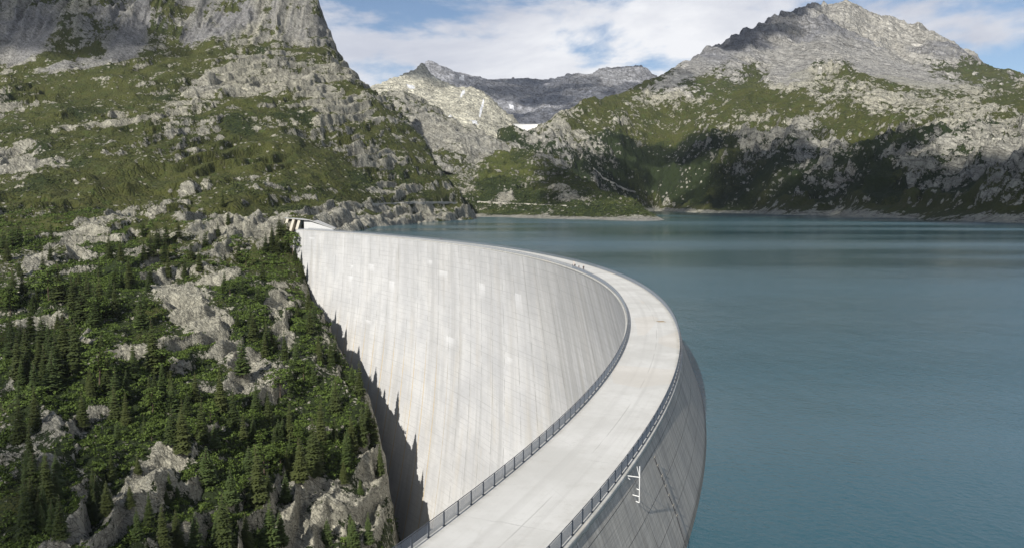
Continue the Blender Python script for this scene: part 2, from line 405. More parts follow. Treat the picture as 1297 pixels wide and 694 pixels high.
# ------------------------------------------------------------------ dam crest line
def crest_line():
    q = [-13.505, 38.727, 1.093]; KN = np.linspace(-30, 520, 6)
    KV = [0.0030017, 0.00251630, 0.00223059, 0.00171285, 0.00120860, 0.00074888]
    S = np.arange(-30, 820, 2.); k = np.interp(S, KN, KV)
    T = q[2] + np.r_[0, np.cumsum(k[1:] + k[:-1])]
    dx = np.cos(T) * 2; dy = np.sin(T) * 2
    X = q[0] + np.r_[0, np.cumsum((dx[1:] + dx[:-1]) / 2)]; Y = q[1] + np.r_[0, np.cumsum((dy[1:] + dy[:-1]) / 2)]
    sb = np.arange(2, 130, 2.); Tb = T[0] - KV[0] * sb
    Xb = X[0] - np.cumsum(np.cos(Tb) * 2); Yb = Y[0] - np.cumsum(np.sin(Tb) * 2)
    X = np.r_[Xb[::-1], X]; Y = np.r_[Yb[::-1], Y]; T = np.r_[Tb[::-1], T]; S = np.r_[(-30 - sb)[::-1], S]
    px, py = projn(X, Y, np.full(len(X), 11.0))
    ok = ~((S > 400) & (px < 376))
    return S[ok], X[ok], Y[ok], T[ok]
CS, CX, CY, CT = crest_line()
S0, S1 = CS[0], CS[-1]
ZC = 11.0
def crest(s, off=0.0, z=ZC):
    """point at arc length s, off metres toward the lake from the downstream railing"""
    x = np.interp(s, CS, CX); y = np.interp(s, CS, CY); t = np.interp(s, CS, CT)
    e = s - S1
    if np.any(e > 0):
        x = x + np.where(e > 0, np.cos(t) * e, 0); y = y + np.where(e > 0, np.sin(t) * e, 0)
    return x + np.sin(t) * off, y - np.cos(t) * off
def batter(s, d):
    a1 = np.interp(s, [150, 260, 330, 400, 560], [-.30, -.20, -.06, -.04, .04])
    a2 = np.interp(s, [150, 260, 330, 400, 560], [.0003, .0003, .0005, .0006, .0008])
    return a1 * d + a2 * d * d
def flare(s, d): return np.interp(s, [250, 450], [.375, .12]) * d
def s_at(px, py, z=ZC):
    p = on_z(px, py, z); i = int(np.argmin((CX - p.x) ** 2 + (CY - p.y) ** 2)); return float(CS[i])
def face_uv(px, py):
    """(s, depth) of the downstream face seen at a pixel"""
    best = None
    ss = np.arange(100, S1, 2.)[:, None]; dd = np.arange(0, 170, 1.)[None, :]
    x, y = crest(ss + 0 * dd, -(batter(ss, dd)) - .5); u, v = projn(x, y, ZC - dd + 0 * ss)
    i = np.argmin((u - px) ** 2 + (v - py) ** 2); i, j = np.unravel_index(i, u.shape)
    return float(ss[i, 0]), float(dd[0, j])
WHITE = []
for (px, py, w, h) in [(444, 349, 9, 8), (446, 336, 6, 4), (470, 335, 11, 9), (497, 355, 10, 13), (560, 342, 14, 7), (611, 359, 10, 12), (655, 371, 8, 14), (467, 405, 11, 4), (571, 427, 13, 9), (645, 452, 6, 4), (395, 301, 10, 2), (545, 330, 8, 5)]:
    s, d = face_uv(px, py); WHITE.append((s, d, w * 1.1, h * .75))
M_face = mat_face(); M_up = mat_up(); M_deck = mat_deck(); M_water = mat_water()

# ------------------------------------------------------------------ terrain
def rbf_fit(ctrl, su=1.6, shiftY=0):
    P = []; E = []
    for c in ctrl:
        px, py, Y = c[:3]; d = ray(px, py)
        P.append((d.x / d.y * su, math.log(Y))); E.append(d.z / d.y)
    P = np.array(P); E = np.array(E)
    D = np.linalg.norm(P[:, None] - P[None], axis=2)
    n = len(P); A = np.zeros((n + 3, n + 3)); A[:n, :n] = D - 0.0 * np.eye(n)
    A[:n, n] = 1; A[:n, n + 1:] = P; A[n, :n] = 1; A[n + 1:, :n] = P.T
    w = np.linalg.solve(A, np.r_[E, 0, 0, 0])
    def f(ta, Y):
        q = np.stack([ta * su, np.log(Y)], -1).reshape(-1, 2); out = np.empty(len(q))
        for i in range(0, len(q), 60000):
            b = q[i:i + 60000]; dd = np.sqrt(((b[:, None] - P[None]) ** 2).sum(2))
            out[i:i + 60000] = dd @ w[:n] + w[n] + b @ w[n + 1:]
        return out.reshape(np.shape(ta))
    return f
def grid_terrain(name, pxs, Ys, ctrl, detail, mat, kind='structure', keep=None):
    tas = (np.asarray(pxs) - 648.5) / 1000 / math.cos(PIT)
    Ys = np.asarray(Ys); TA, YY = np.meshgrid(tas, Ys)
    # coarse evaluation of the smooth surface, then bilinear
    nc = min(len(tas), 300); nr = min(len(Ys), 220)
    ci = np.linspace(0, len(tas) - 1, nc); ri = np.linspace(0, len(Ys) - 1, nr)
    ta_c = np.interp(ci, np.arange(len(tas)), tas); Y_c = np.interp(ri, np.arange(len(Ys)), Ys)
    f = rbf_fit(ctrl); E = f(*np.meshgrid(ta_c, Y_c))
    # bilinear upsample
    cx = np.interp(np.arange(len(tas)), ci, np.arange(nc)); ry = np.interp(np.arange(len(Ys)), ri, np.arange(nr))
    c0 = np.minimum(cx.astype(int), nc - 2); r0 = np.minimum(ry.astype(int), nr - 2); fc = cx - c0; fr = (ry - r0)[:, None]
    Ea = E[:, c0] * (1 - fc) + E[:, c0 + 1] * fc
    E = Ea[r0] * (1 - fr) + Ea[r0 + 1] * fr
    X = TA * YY; Z = CAMZ + E * YY
    PX, PY = projn(X, YY, Z)
    X2, Y2, Z2, attrs = detail(X, YY, Z, PX, PY)
    nrow, ncol = Z.shape
    idx = np.arange(nrow * ncol).reshape(nrow, ncol)
    F = np.stack([idx[:-1, :-1], idx[:-1, 1:], idx[1:, 1:], idx[1:, :-1]], -1).reshape(-1, 4)
    if keep is not None:
        k = keep(X2, Y2, Z2)[:-1, :-1].reshape(-1); F = F[k]
    V = np.stack([X2, Y2, Z2], -1).reshape(-1, 3)
    me = fast_mesh(name, V, F, True, {a: v.ravel() for a, v in attrs.items()})
    o = obj(name, me, mat); tag(o, kind=kind)
    return o, (tas, Ys, X2, Y2, Z2, attrs)

def blobs(PX, PY, L):
    m = np.zeros_like(PX)
    for (x, y, rx, ry, ang, s) in L:
        a = R_(ang); dx = PX - x; dy = PY - y
        u = (dx * math.cos(a) - dy * math.sin(a)) / rx; v = (dx * math.sin(a) + dy * math.cos(a)) / ry
        m = m + s * np.exp(-(u * u + v * v) ** 1.5)
    return m
def slope_of(X, Y, Z):
    dzr = np.gradient(Z, axis=0) / np.maximum(np.gradient(Y, axis=0), 1e-3)
    dzc = np.gradient(Z, axis=1) / np.maximum(np.gradient(X, axis=1), 1e-3)
    return np.sqrt(dzr ** 2 + dzc ** 2)
def terrace(Z, X, Y, step, nlam, namp, tilt, frac, seed):
    q = (Z + tilt * X + namp * fbm(X, Y, nlam, 4, seed)) / step
    f = q - np.floor(q); g = sst(1 - frac, 1, f)
    return (g - f) * step, np.exp(-((f - (1 - frac / 2)) / (frac * .55)) ** 2)

# ---- the left mountain, from the gorge under the dam up to the cliffs
LEFT = [
 (-260,900,200),(0,900,200),(200,900,230),(400,900,270),(560,900,330),
 (-260,694,235),(0,694,250),(120,694,262),(200,694,280),(300,694,310),(400,694,350),(480,694,375),
 (0,600,310),(120,600,318),(200,600,335),(300,600,360),(400,600,400),(462,600,425),(489,590,452),(500,650,425),(499,694,405),
 (-260,500,370),(0,500,385),(120,500,390),(200,500,405),(300,500,430),(380,500,460),(440,490,495),(468,500,500),(455,472,520),(478,535,478),
 (-260,400,460),(0,400,470),(120,400,480),(200,400,495),(300,400,530),(380,395,570),(418,405,592),(432,435,560),
 (-260,330,560),(0,330,570),(120,330,580),(200,330,600),(300,330,635),(372,325,665),
 (-260,290,670),(0,290,680),(200,290,690),(300,288,715),(350,285,745),(384,281,760),(420,284,800),(444,288.5,900),
 (-260,268,780),(0,270,790),(200,270,800),(300,268,820),(360,268,850),(400,270,880),(440,277,985),(480,277,1150),(520,276,1300),
 (-260,250,880),(0,252,890),(200,252,900),(300,250,930),(400,252,1000),(480,258,1230),(540,262,1420),
 (0,200,1090),(200,200,1130),(300,200,1180),(400,200,1260),(480,205,1450),
 (0,150,1290),(200,150,1340),(300,150,1400),(400,150,1480),
 (-260,100,1480),(0,104,1500),(120,98,1540),(200,90,1600),(300,80,1700),(360,82,1740),
 (-260,70,1650),(0,78,1660),(100,80,1680),(190,52,1800),(240,42,1870),(320,28,1950),(370,48,1930),
 (-260,-60,1850),(0,-40,1900),(100,-50,1900),(200,-80,2000),(300,-90,2080),(345,-90,2060),
 (0,0,1800),(60,0,1790),(100,30,1740),(155,0,1860),(180,0,1880),(270,0,1960),(335,0,2010),
 # skyline of cliff and shoulder
 (396,-12,2030),(399,2,2020),(406,28,2000),(413,48,1985),(420,66,1960),(436,83,1945),(459,101,1920),(474,117,1890),(494,131,1840),
 (519,157,1780),(537,182,1730),(544,203,1690),(558,222,1650),(576,236,1620),(587,253,1600),(592,266,1580),
 # lake side foot (waterline) and lake bed
 (440,293.5,930),(470,288,1090),(500,285.5,1190),(540,281.8,1350),(570,280.2,1440),(592,278.8,1530),(600,279,1600),
 (640,292,1560),(620,290,1700),(600,310,1400),(560,320,1200),(520,330,1000),(480,340,900),(450,345,800),(430,340,740),
 (420,330,715),(410,340,700),(560,420,760),(620,330,1300),
 # gorge in front of the dam
 (418,425,625),(432,475,592),(455,530,560),(470,560,545),(480,590,520),(495,650,490),(505,720,455),(505,780,425),(520,800,410),(560,800,480),(600,760,500),(560,700,560),(620,800,420),(480,560,600),(440,470,650),
 # hidden far side of the shoulder
 (410,80,2250),(440,140,2200),(474,170,2150),(519,215,2050),(544,255,1950),(576,275,1850),(592,285,1780),(380,40,2350),(-260,-60,2350),(0,-40,2350),(200,-40,2350),(300,-20,2350),
 (620,300,2300),(520,270,2300),
]
ROCKB = [ # px, py, rx, ry, angle(ccw deg), strength : outcrops in the photograph
 (170,622,62,26,32,1.3),(205,598,40,20,30,.9),(105,585,20,14,40,.8),(60,600,14,30,60,.6),(335,595,14,30,-60,.7),(300,540,10,20,-60,.6),
 (60,540,12,26,40,.7),(330,482,42,26,-25,1.3),(300,452,26,18,0,.8),(252,402,60,20,-42,1.2),(210,372,40,14,-38,.9),(285,352,30,8,0,.6),
 (355,400,14,40,10,.9),(300,305,60,22,8,.9),(325,285,45,16,5,1.0),(390,540,22,6,0,.35),(155,470,22,18,30,.6),(110,430,14,26,40,.5),
 (60,400,40,12,32,.9),(40,340,36,10,35,.8),(130,290,60,12,25,.8),(230,250,50,9,20,.7),(330,225,60,9,10,.8),(170,225,60,10,15,.9),
 (400,660,60,46,0,1.2),(470,630,20,70,0,1.2),(60,215,50,14,10,.7),(20,200,40,20,0,.8),(230,130,60,14,25,.8),(280,110,50,18,10,.6),
 (330,95,70,26,0,.6),(430,130,60,30,-20,.6),(470,190,40,18,0,.5),(500,240,40,14,0,.5),(340,160,50,10,0,.5),(400,100,40,40,0,.4),
 (420,275,50,8,0,.5),(500,262,90,7,0,.9),(540,272,60,5,0,1.0),(460,284,50,5,-5,1.1),(250,190,80,10,15,.4),(100,160,70,10,12,.4),
 (215,345,60,10,-35,.5),(190,430,30,10,20,.4),(370,360,20,10,0,.4),(385,455,22,10,0,.3),(240,680,60,14,10,.3),(120,530,40,12,35,.5),(25,480,30,14,40,.5),
 (250,640,14,36,0,.4),(440,300,40,8,0,.8),
]
def det_left(X, Y, Z, PX, PY):
    S_ = np.clip(Y / 450.0, .7, 3.6)                       # feature scale grows up the mountain
    wx = X + 14 * fbm(X, Y, 70, 3, 5); wy = Y + 14 * fbm(X, Y, 70, 3, 9)
    near = sst(1000, 650, Y)
    amp = sst(-190, -60, Z) * .5 + .5
    big = (ridged(wx, wy, 190, 3, 3) - .45) * 24 * sst(300, 900, Y) + (ridged(wx, wy, 75, 3, 13) - .45) * 9
    cliff = sst(78, 30, PY) * sst(1500, 1850, Y)            # the big walls at the top
    gul = ridged(X + 20 * fbm(X, Y, 80, 3, 33), Y / 5.0, 60, 4, 34)
    big = big * (1 - cliff * .4) + cliff * (gul - .4) * 48 + cliff * ridged(X, Y / 4., 17, 3, 35) * 9
    Zb = Z + big * amp
    B = blobs(PX, PY, ROCKB)
    t1, r1 = terrace(Zb, wx, wy, 13, 60, 16, -.22, .26, 21)
    t2, r2 = terrace(Zb, wx, wy, 34, 150, 34, -.18, .30, 41)
    m = fbm(X, Y, 120, 4, 77)
    w1 = near * np.clip(.15 + 1.5 * m + .8 * B, 0, 1.05); w2 = (1 - near * .8) * np.clip(-.02 + 1.5 * fbm(X, Y, 230, 4, 78) + .6 * B, 0, .9)
    Z1 = Zb + t1 * w1 + t2 * w2
    m2 = (fbm(X, Y, 26, 5, 55) * 3.4 + ridged(wx, wy, 34, 4, 56) * (2.4 + 1.6 * near)) * np.clip(.25 + B + 1.2 * fbm(X, Y, 140, 3, 57), .12, 1.3)
    f1 = ridged(X * .8 + Z1 * .4, wy + Z1 * .5, 9, 3, 61) * 1.9 * np.clip(.25 + B * 1.2, .2, 1.5) * near
    f2 = pn(X / 3.2, Y / 3.2, 71) * .55 * near
    far2 = ridged(X, Y * .5, 24, 3, 62) * 2.4 * (1 - near) * np.clip(.5 + 1.5 * fbm(X, Y, 90, 3, 63), .15, 1.3)
    t3, r3 = terrace(Zb, X, Y, 26, 110, 22, -.42, .22, 47); w3 = sst(640, 820, Y) * (1 - cliff) * sst(-.12, .16, fbm(X, Y, 210, 4, 48)) * .6
    Z1 = Z1 + t3 * w3
    Z2 = Z1 + m2 + f1 + f2 + far2
    # keep the lake empty and the waterline where it is
    wl = sst(6, -6, Z) * sst(690, 760, Y)
    Z2 = Z2 * (1 - wl) + np.minimum(Z * 1.0 - 2, -1.5) * wl
    shore = np.exp(-((Z - 5) / 7) ** 2) * sst(740, 900, Y)
    Z2 = Z2 + shore * (np.abs(fbm(X, Y, 14, 3, 91)) * 9)
    sl = slope_of(X, Y, Z2)
    rock = -.15 + .10 * near + .80 * (r1 * w1 + r2 * w2 + r3 * w3) * .75 + .42 * sst(.9, 2.2, sl) + .75 * np.clip(B, 0, 1.2) + .60 * fbm(X, Y, 60, 5, 81) + .75 * fbm(X, Y, 20, 4, 82) + .5 * fbm(X - Y * .3, Y * .5 + X * .2, 34, 3, 83)
    up = sst(1250, 1650, Y)
    rock = rock + .02 * up + cliff * (.62 + 1.5 * fbm(X, Y * .35, 70, 4, 86) - .5 * np.clip(B * 0, 0, 1)) + shore * 1.3
    led = fbm(X * .22 + 300, (Z1 - .22 * X + Y * .1) * 1.3, 30, 4, 84)
    rock = rock + .9 * led * sst(650, 900, Y) + .35 * led
    # bouldery, pale shoulder
    rock = rock + .12 * blobs(PX, PY, [(380, 110, 110, 45, -20, 1)]) - .13 * sst(800, 1100, Y) * (1 - cliff) + .25*up*pn(X/22,Y/22,88)
    # grassy belts
    G = blobs(PX, PY, [(250, 215, 200, 26, 12, .5), (120, 250, 180, 22, 18, .55), (60, 110, 120, 14, 0, .3), (420, 215, 70, 16, 0, .5),(330,570,50,45,0,.6),(130,350,70,30,20,.3), (200,500,160,60,0,.15)])
    rock = rock - G
    scree = blobs(PX, PY, [(25, 45, 36, 22, 0, 1.6), (20, 70, 30, 9, 0, 1.4), (160, 55, 26, 13, 35, 1.8), (115, 80, 62, 8, 14, 1.5), (262, 48, 30, 9, 12, 1.0), (300, 27, 28, 10, -15, 1.2),(180, 30, 8, 26, 0, 1.3)])
    scree = np.clip(scree * 1.3, 0, 1) * up
    # smooth the scree cones
    rock = rock + scree * 1.5
    rm_ = sst(.36, .60, rock) * (1 - scree) * (1 - wl) * (1 - cliff)
    Z2 = Z2 + rm_ * ((.8 + 1.6 * ridged(X, Y, 8, 3, 301)) * near + (1.2 + 2.2 * ridged(X, Y * .5, 26, 4, 302)) * (1 - near))
    tone = np.clip(.10 + .5 * fbm(X, Y, 150, 3, 95) + cliff * (.55 + 1.3 * fbm(X, Y / 6., 45, 4, 96)) + scree * .7, 0, 1)
    # cliff tone: greyer rock in random streaks up the wall
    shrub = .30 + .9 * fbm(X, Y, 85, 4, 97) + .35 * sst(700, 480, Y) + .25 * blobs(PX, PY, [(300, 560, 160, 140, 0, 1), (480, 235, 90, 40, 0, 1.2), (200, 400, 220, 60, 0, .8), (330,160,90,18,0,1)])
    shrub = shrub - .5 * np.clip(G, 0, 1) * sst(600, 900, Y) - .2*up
    return X, Y, Z2, {'rock': rock, 'tone': tone, 'shrub': shrub}
pxs = np.r_[np.arange(-260, -20, 4.), np.arange(-20, 600, .9), np.arange(600, 680, 5.)]
Ys = np.exp(np.r_[np.linspace(math.log(205), math.log(760), 640), np.linspace(math.log(762), math.log(2350), 660)])
left, GL = grid_terrain('mountain_slope', pxs, Ys, LEFT, det_left, M_near,
                        keep=lambda X, Y, Z: ~((Z < -14) & (Y > 760)))

def split_material(o, mat2, fn):
    me = o.data; me.materials.append(mat2); n = len(me.polygons)
    ls = np.empty(n, np.int32); me.polygons.foreach_get('loop_start', ls)
    vi = np.empty(len(me.loops), np.int32); me.loops.foreach_get('vertex_index', vi)
    co = np.empty(len(me.vertices) * 3, np.float32); me.vertices.foreach_get('co', co); co = co.reshape(-1, 3)[vi[ls]]
    me.polygons.foreach_set('material_index', fn(co).astype(np.int32)); me.update()
split_material(left, M_upper, lambda c: c[:, 1] + 90 * fbm(c[:, 0], c[:, 1], 60, 4, 8) > 760)
# ---- the right mountain
RIGHT = [
 # waterline
 (650,276,1900),(700,271.5,2330),(760,269.0,2660),(830,266.6,3150),(850,268,2900),(950,271,2330),(1060,273.8,1950),(1160,277.5,1620),(1230,281,1390),(1297,283.5,1270),(1420,290,1020),(1600,300,800),
 # bed
 (650,290,1500),(760,285,2200),(850,282,2500),(950,290,1900),(1060,298,1500),(1160,305,1300),(1297,320,1000),(1500,340,700),(1700,340,700),
 # above shore
 (700,262,2420),(760,262,2750),(850,262,3000),(950,264,2400),(1060,266,2030),(1160,268,1700),(1297,272,1340),(1450,276,1100),
 # steep wall
 (690,225,2700),(760,225,3000),(850,222,3150),(950,222,2650),(1060,222,2280),(1160,222,1950),(1297,222,1560),(1500,220,1300),
 (690,195,2850),(730,180,3150),(800,185,3300),(870,172,3300),(950,170,2950),(1060,175,2550),(1160,180,2200),(1297,185,1780),(1500,180,1500),
 # bench
 (700,165,3150),(740,150,3400),(800,152,3500),(870,150,3500),(950,143,3250),(1060,148,2850),(1160,155,2550),(1230,160,2350),(1297,168,2100),(1500,160,1900),
 (760,130,3650),(830,122,3750),(890,118,3750),(960,112,3650),(1040,112,3400),(1100,118,3200),(1180,130,3000),(1250,140,2800),(1297,150,2600),(1500,140,2400),
 # knoll below the cone
 (1050,82,3750),(1040,98,3620),(1085,90,3700),
 # scree
 (900,92,4000),(960,85,4150),(1000,90,4100),(1120,90,4000),(1180,105,3850),(1240,118,3600),(1297,125,3300),(1000,62,4350),(1080,65,4350),(1150,85,4200),
 # skyline
 (635,179,3000),(655,175,3050),(672,171,3100),(686,165,3180),(702,155,3260),(713,144,3350),(735,128,3500),(753,117,3620),(796,114,3800),(832,100.5,4000),(860,87,4150),
 (895,63,4400),(942,37,4600),(981,19.5,4700),(1020,14,4650),(1031,5,4800),(1042,1,4830),(1055,8.5,4830),(1070,1.3,4850),(1089,13,4830),(1040,25,4560),(1070,38,4530),(1100,52,4490),(1130,70,4440),(1155,86,4380),(1045,31,4630),(1075,44,4610),(1105,59,4580),(1135,76,4540),(1090,40,4720),(1130,50,4700),(1128,24,4800),(1163,32,4780),
 (1189,47,4720),(1215,56,4680),(1232,67,4640),(1249,88.5,4560),(1262,91.5,4400),(1275,91,4300),(1297,101,4200),(1400,130,4000),(1600,120,4000),
 # behind
 (635,215,3500),(686,200,3700),(735,170,4000),(796,150,4400),(860,120,4800),(942,80,5300),(1020,55,5400),(1070,45,5500),(1163,75,5500),(1249,120,5300),(1400,160,5000),(1700,160,5000),
 (640,255,2200),(640,250,2500),(650,220,2800),
]
def det_right(X, Y, Z, PX, PY):
    wx = X + 50 * fbm(X, Y, 260, 3, 105); wy = Y + 50 * fbm(X, Y, 260, 3, 109)
    sk = sst(100, 60, PY) * sst(3700, 4100, Y)              # limestone summit
    wall = sst(150, 190, PY) * sst(7, 40, Z)
    scr = blobs(PX, PY, [(1000,80,56,30,0,1.2),(1085,72,60,18,-18,1.5),(1130,92,62,16,-22,1.2),(890,85,70,15,30,.9),(940,95,40,14,20,.4),(1200,108,60,16,-22,.5)])
    scr = np.clip(scr - 1.4 * blobs(PX, PY, [(1053, 88, 30, 15, 0, 1), (960, 88, 22, 14, 20, .8)]), 0, 1)
    calm = 1 - .85 * np.clip(scr, 0, 1)
    big = (ridged(wx, wy, 420, 3, 103) - .45) * (46 + 40 * wall) * calm * (1 - sk * .6) + (ridged(wx, wy, 150, 3, 113) - .45) * (26 + 30 * wall) * calm * (1 - .4 * sk)
    z0 = sst(3, 30, Z)
    Zb = Z + big * z0 * sst(5400, 4900, Y)
    t1, r1 = terrace(Zb, wx, wy, 46, 220, 50, .10, .28, 121)
    t2, r2 = terrace(Zb, wx, wy, 75, 500, 30, .42, .30, 122)   # dipping beds of the summit
    m = fbm(X, Y, 350, 4, 177)
    w1 = np.clip(.18 + .25 * wall + 1.4 * m, 0, 1) * z0 * calm * (1 - sk)
    gul = ridged(X + 60 * fbm(X, Y, 240, 3, 133), Y / 4., 210, 4, 134)
    Z1 = Zb + t1 * w1 + t2 * sk * calm * .9 + sk * calm * sst(4700, 4450, Y) * ((gul - .4) * 70 + ridged(X, Y / 4, 60, 3, 135) * 14) + (1 - calm) * ridged(X + .2 * Y, Y / 7., 45, 3, 136) * 7
    Z2 = Z1 + z0 * calm * (ridged(wx, wy + Z1 * .3, 70, 4, 156) * (9 + 9 * wall) * (1 - .7 * sk) + fbm(X, Y, 30, 3, 155) * 5) + z0 * (1 - calm) * fbm(X, Y, 60, 3, 158) * 6
    wl = sst(5, -4, Z); Z2 = Z2 * (1 - wl) + np.minimum(Z - 1.5, -1.) * wl
    sl = slope_of(X, Y, Z2)
    rock = -.10 - .16 * wall + .38 * (r1 * w1) + .36 * sst(.8, 2.2, sl) + .60 * fbm(X, Y, 210, 5, 181) + .85 * fbm(X, Y, 55, 4, 182)
    rock = rock + .75 * blobs(PX, PY, [(1030,200,70,42,-30,.5),(1230,205,110,45,0,.75),(1297,230,60,50,0,.6),(1010,180,90,14,0,.5),(850,130,60,20,10,.5),(1060,118,120,12,-5,.8),(1200,150,110,20,-12,.8),(720,150,30,14,40,.5),(690,190,45,26,-35,.8),(720,175,60,22,-30,.6),(1050,245,55,20,-30,.55),(850,200,60,10,0,.3),(900,140,60,18,0,.3),(1050,84,26,14,0,.7)])
    rock = rock - blobs(PX, PY, [(950,120,60,12,-10,.55),(880,140,70,8,5,.5),(780,130,60,7,25,.5),(1180,118,60,8,-10,.6),(1100,255,120,14,-10,.5),(1130,240,80,14,-30,.6),(930,235,90,20,0,.45),(800,235,90,20,0,.35),(870,105,60,6,25,.5),(1180,98,40,5,-15,.5),(1230,92,40,5,0,.6),(960,110,20,18,30,.5),(1010,115,14,22,0,.5)])
    rock = rock + sk * .85 * sst(60,30,PY*.6+sk*0) + sk * .6 + scr * 1.6 + np.exp(-((Z - 4) / 7) ** 2) * 1.1
    rm_ = sst(.36, .60, rock) * calm * z0 * (1 - sk)
    Z2 = Z2 + rm_ * (4 + 13 * ridged(X, Y * .6 + Z1 * .5, 45, 3, 303))
    strat = fbm(X * .12, (Z2 + .30 * X) * 1.0, 60, 4, 199)
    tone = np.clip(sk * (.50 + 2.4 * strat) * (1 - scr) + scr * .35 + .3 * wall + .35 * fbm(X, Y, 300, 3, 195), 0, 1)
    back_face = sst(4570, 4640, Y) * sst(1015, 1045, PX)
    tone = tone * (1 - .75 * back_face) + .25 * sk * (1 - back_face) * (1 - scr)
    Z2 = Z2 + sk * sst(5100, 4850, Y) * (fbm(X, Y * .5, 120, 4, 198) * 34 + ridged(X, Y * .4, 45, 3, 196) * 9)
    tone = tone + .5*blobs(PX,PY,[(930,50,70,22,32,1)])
    shrub = .15 + .55 * wall + .7 * fbm(X, Y, 220, 4, 197) - .4*(1-wall)
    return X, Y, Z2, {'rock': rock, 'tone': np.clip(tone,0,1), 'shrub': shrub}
pxs = np.r_[np.arange(630, 1310, 1.0), np.arange(1310, 1700, 5.)]
Ys = np.exp(np.linspace(math.log(1000), math.log(5500), 900))
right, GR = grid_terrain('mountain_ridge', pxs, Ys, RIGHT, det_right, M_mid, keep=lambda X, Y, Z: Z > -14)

split_material(right, M_summit, lambda c: c[:, 1] + 300 * fbm(c[:, 0], c[:, 1], 250, 4, 18) > 3700)
# ---- promontory / valley floor between
VAL = [
 (570,283,1480),(600,280,1600),(625,279,1700),(646,277,1700),(700,279,1560),(760,281,1470),(832,281.5,1400),(860,284,1400),
 (592,275.5,1800),(620,273,1830),(646,274,1800),(700,276.5,1640),(760,279,1530),(820,280,1450),
 (592,267,2000),(620,268,1950),(646,270,1850),(700,271.5,1720),(760,274,1600),(815,277,1480),
 (560,235,2200),(600,240,2150),(640,245,2080),(690,250,1950),(740,258,1780),(790,268,1600),
 (555,214,2500),(600,212,2450),(640,215,2350),(680,218,2250),(720,232,2000),(760,246,1850),(795,260,1680),
 (545,203,2700),(575,198,2700),(605,197,2650),(632,195,2500),(655,192,2450),(675,193,2400),(689,203,2330),(713,215,2230),(742,230,2050),(778,247,1850),(797,257,1740),(818,270,1560),(830,279,1470),
 (540,225,3000),(632,225,2800),(689,235,2700),(742,262,2400),(797,280,2100),(835,290,1800),(870,290,1600),(640,290,1400),(720,292,1350),(800,292,1300),(860,295,1250),
]
def det_val(X, Y, Z, PX, PY):
    z0 = sst(2, 18, Z)
    Z1 = Z + z0 * ((ridged(X, Y, 160, 4, 203) - .45) * 22 + fbm(X, Y, 50, 4, 204) * 12)
    t1, r1 = terrace(Z1, X, Y, 24, 120, 24, 0.0, .3, 221); w = np.clip(.4 + fbm(X, Y, 200, 3, 222), 0, 1) * z0
    Z2 = Z1 + t1 * w + z0 * ridged(X, Y, 25, 3, 223) * 6
    Z2 = np.where(Z < 2, Z - .3, Z2) * 1.0
    rock = -.04 + .5 * r1 * w + .55 * fbm(X, Y, 120, 4, 231) + .4 * fbm(X, Y, 35, 3, 232)
    rock = rock + blobs(PX, PY, [(595,222,16,40,-25,.55),(700,200,30,10,-20,.3),(716,246,26,9,-25,.7),(735,256,14,6,0,.5),(680,225,18,8,0,.4),(640,252,12,10,0,1.0),(800,275,26,5,0,.8),(560,214,16,12,-30,.4),(690,200,14,6,0,.4),(650,225,10,4,0,.3)]) - .2*blobs(PX,PY,[(640,225,60,30,0,1)])
    beach = np.exp(-((Z - 1.0) / 3.2) ** 2)
    rock = rock + beach * 1.6
    Z2 = Z2 + sst(.36, .60, rock) * z0 * (2 + 6 * ridged(X, Y, 22, 3, 304))
    shrub = .35 + .7 * fbm(X, Y, 130, 4, 233) + blobs(PX, PY, [(690,262,90,12,-4,.6),(640,240,40,14,0,.3),(780,265,40,9,-10,.5)])
    return X, Y, Z2, {'rock': rock, 'tone': np.clip(.2 + .3 * beach + .4 * fbm(X, Y, 90, 3, 234), 0, 1), 'shrub': shrub}
pxs = np.arange(535, 880, .9); Ys = np.exp(np.linspace(math.log(1250), math.log(2950), 620))
valley, GV = grid_terrain('promontory', pxs, Ys, VAL, det_val, M_valley, keep=lambda X, Y, Z: Z > -14)

# ---- brown rocky spur behind the valley, then the pale granite dome, then the slate ridge
def det_generic(amp, lam, rock0, tone0, seed, blob=None, shr=.2, tb=None, calm=None, snow=None):
    def f(X, Y, Z, PX, PY):
        c = 1.0 if calm is None else 1 - np.clip(blobs(PX, PY, calm), 0, 1)
        wx = X + lam * .12 * fbm(X, Y, lam * .6, 3, seed + 5); wy = Y + lam * .12 * fbm(X, Y, lam * .6, 3, seed + 9)
        Z1 = Z + c * ((ridged(wx, wy, lam, 4, seed) - .45) * amp + ridged(wx, wy, lam * .28, 4, seed + 1) * amp * .42)
        t1, r1 = terrace(Z1, wx, wy, amp * .9, lam * .8, amp * 1.0, 0.1, .3, seed + 2)
        Z2 = Z1 + t1 * .55 * c + c * ridged(wx, wy, lam * .09, 3, seed + 7) * amp * .16
        rock = rock0 + .3 * r1 + .5 * fbm(X, Y, lam * .7, 5, seed + 3)
        if blob: rock = rock + blobs(PX, PY, blob)
        tone = np.clip(tone0 + .35 * fbm(X, Y, lam, 3, seed + 4) + (blobs(PX, PY, tb) if tb else 0), 0, 1)
        return X, Y, Z2, {'rock': rock, 'tone': tone, 'shrub': shr + fbm(X, Y, lam * .5, 3, seed + 6), 'snow': blobs(PX, PY, snow) if snow else np.zeros_like(X)}
    return f
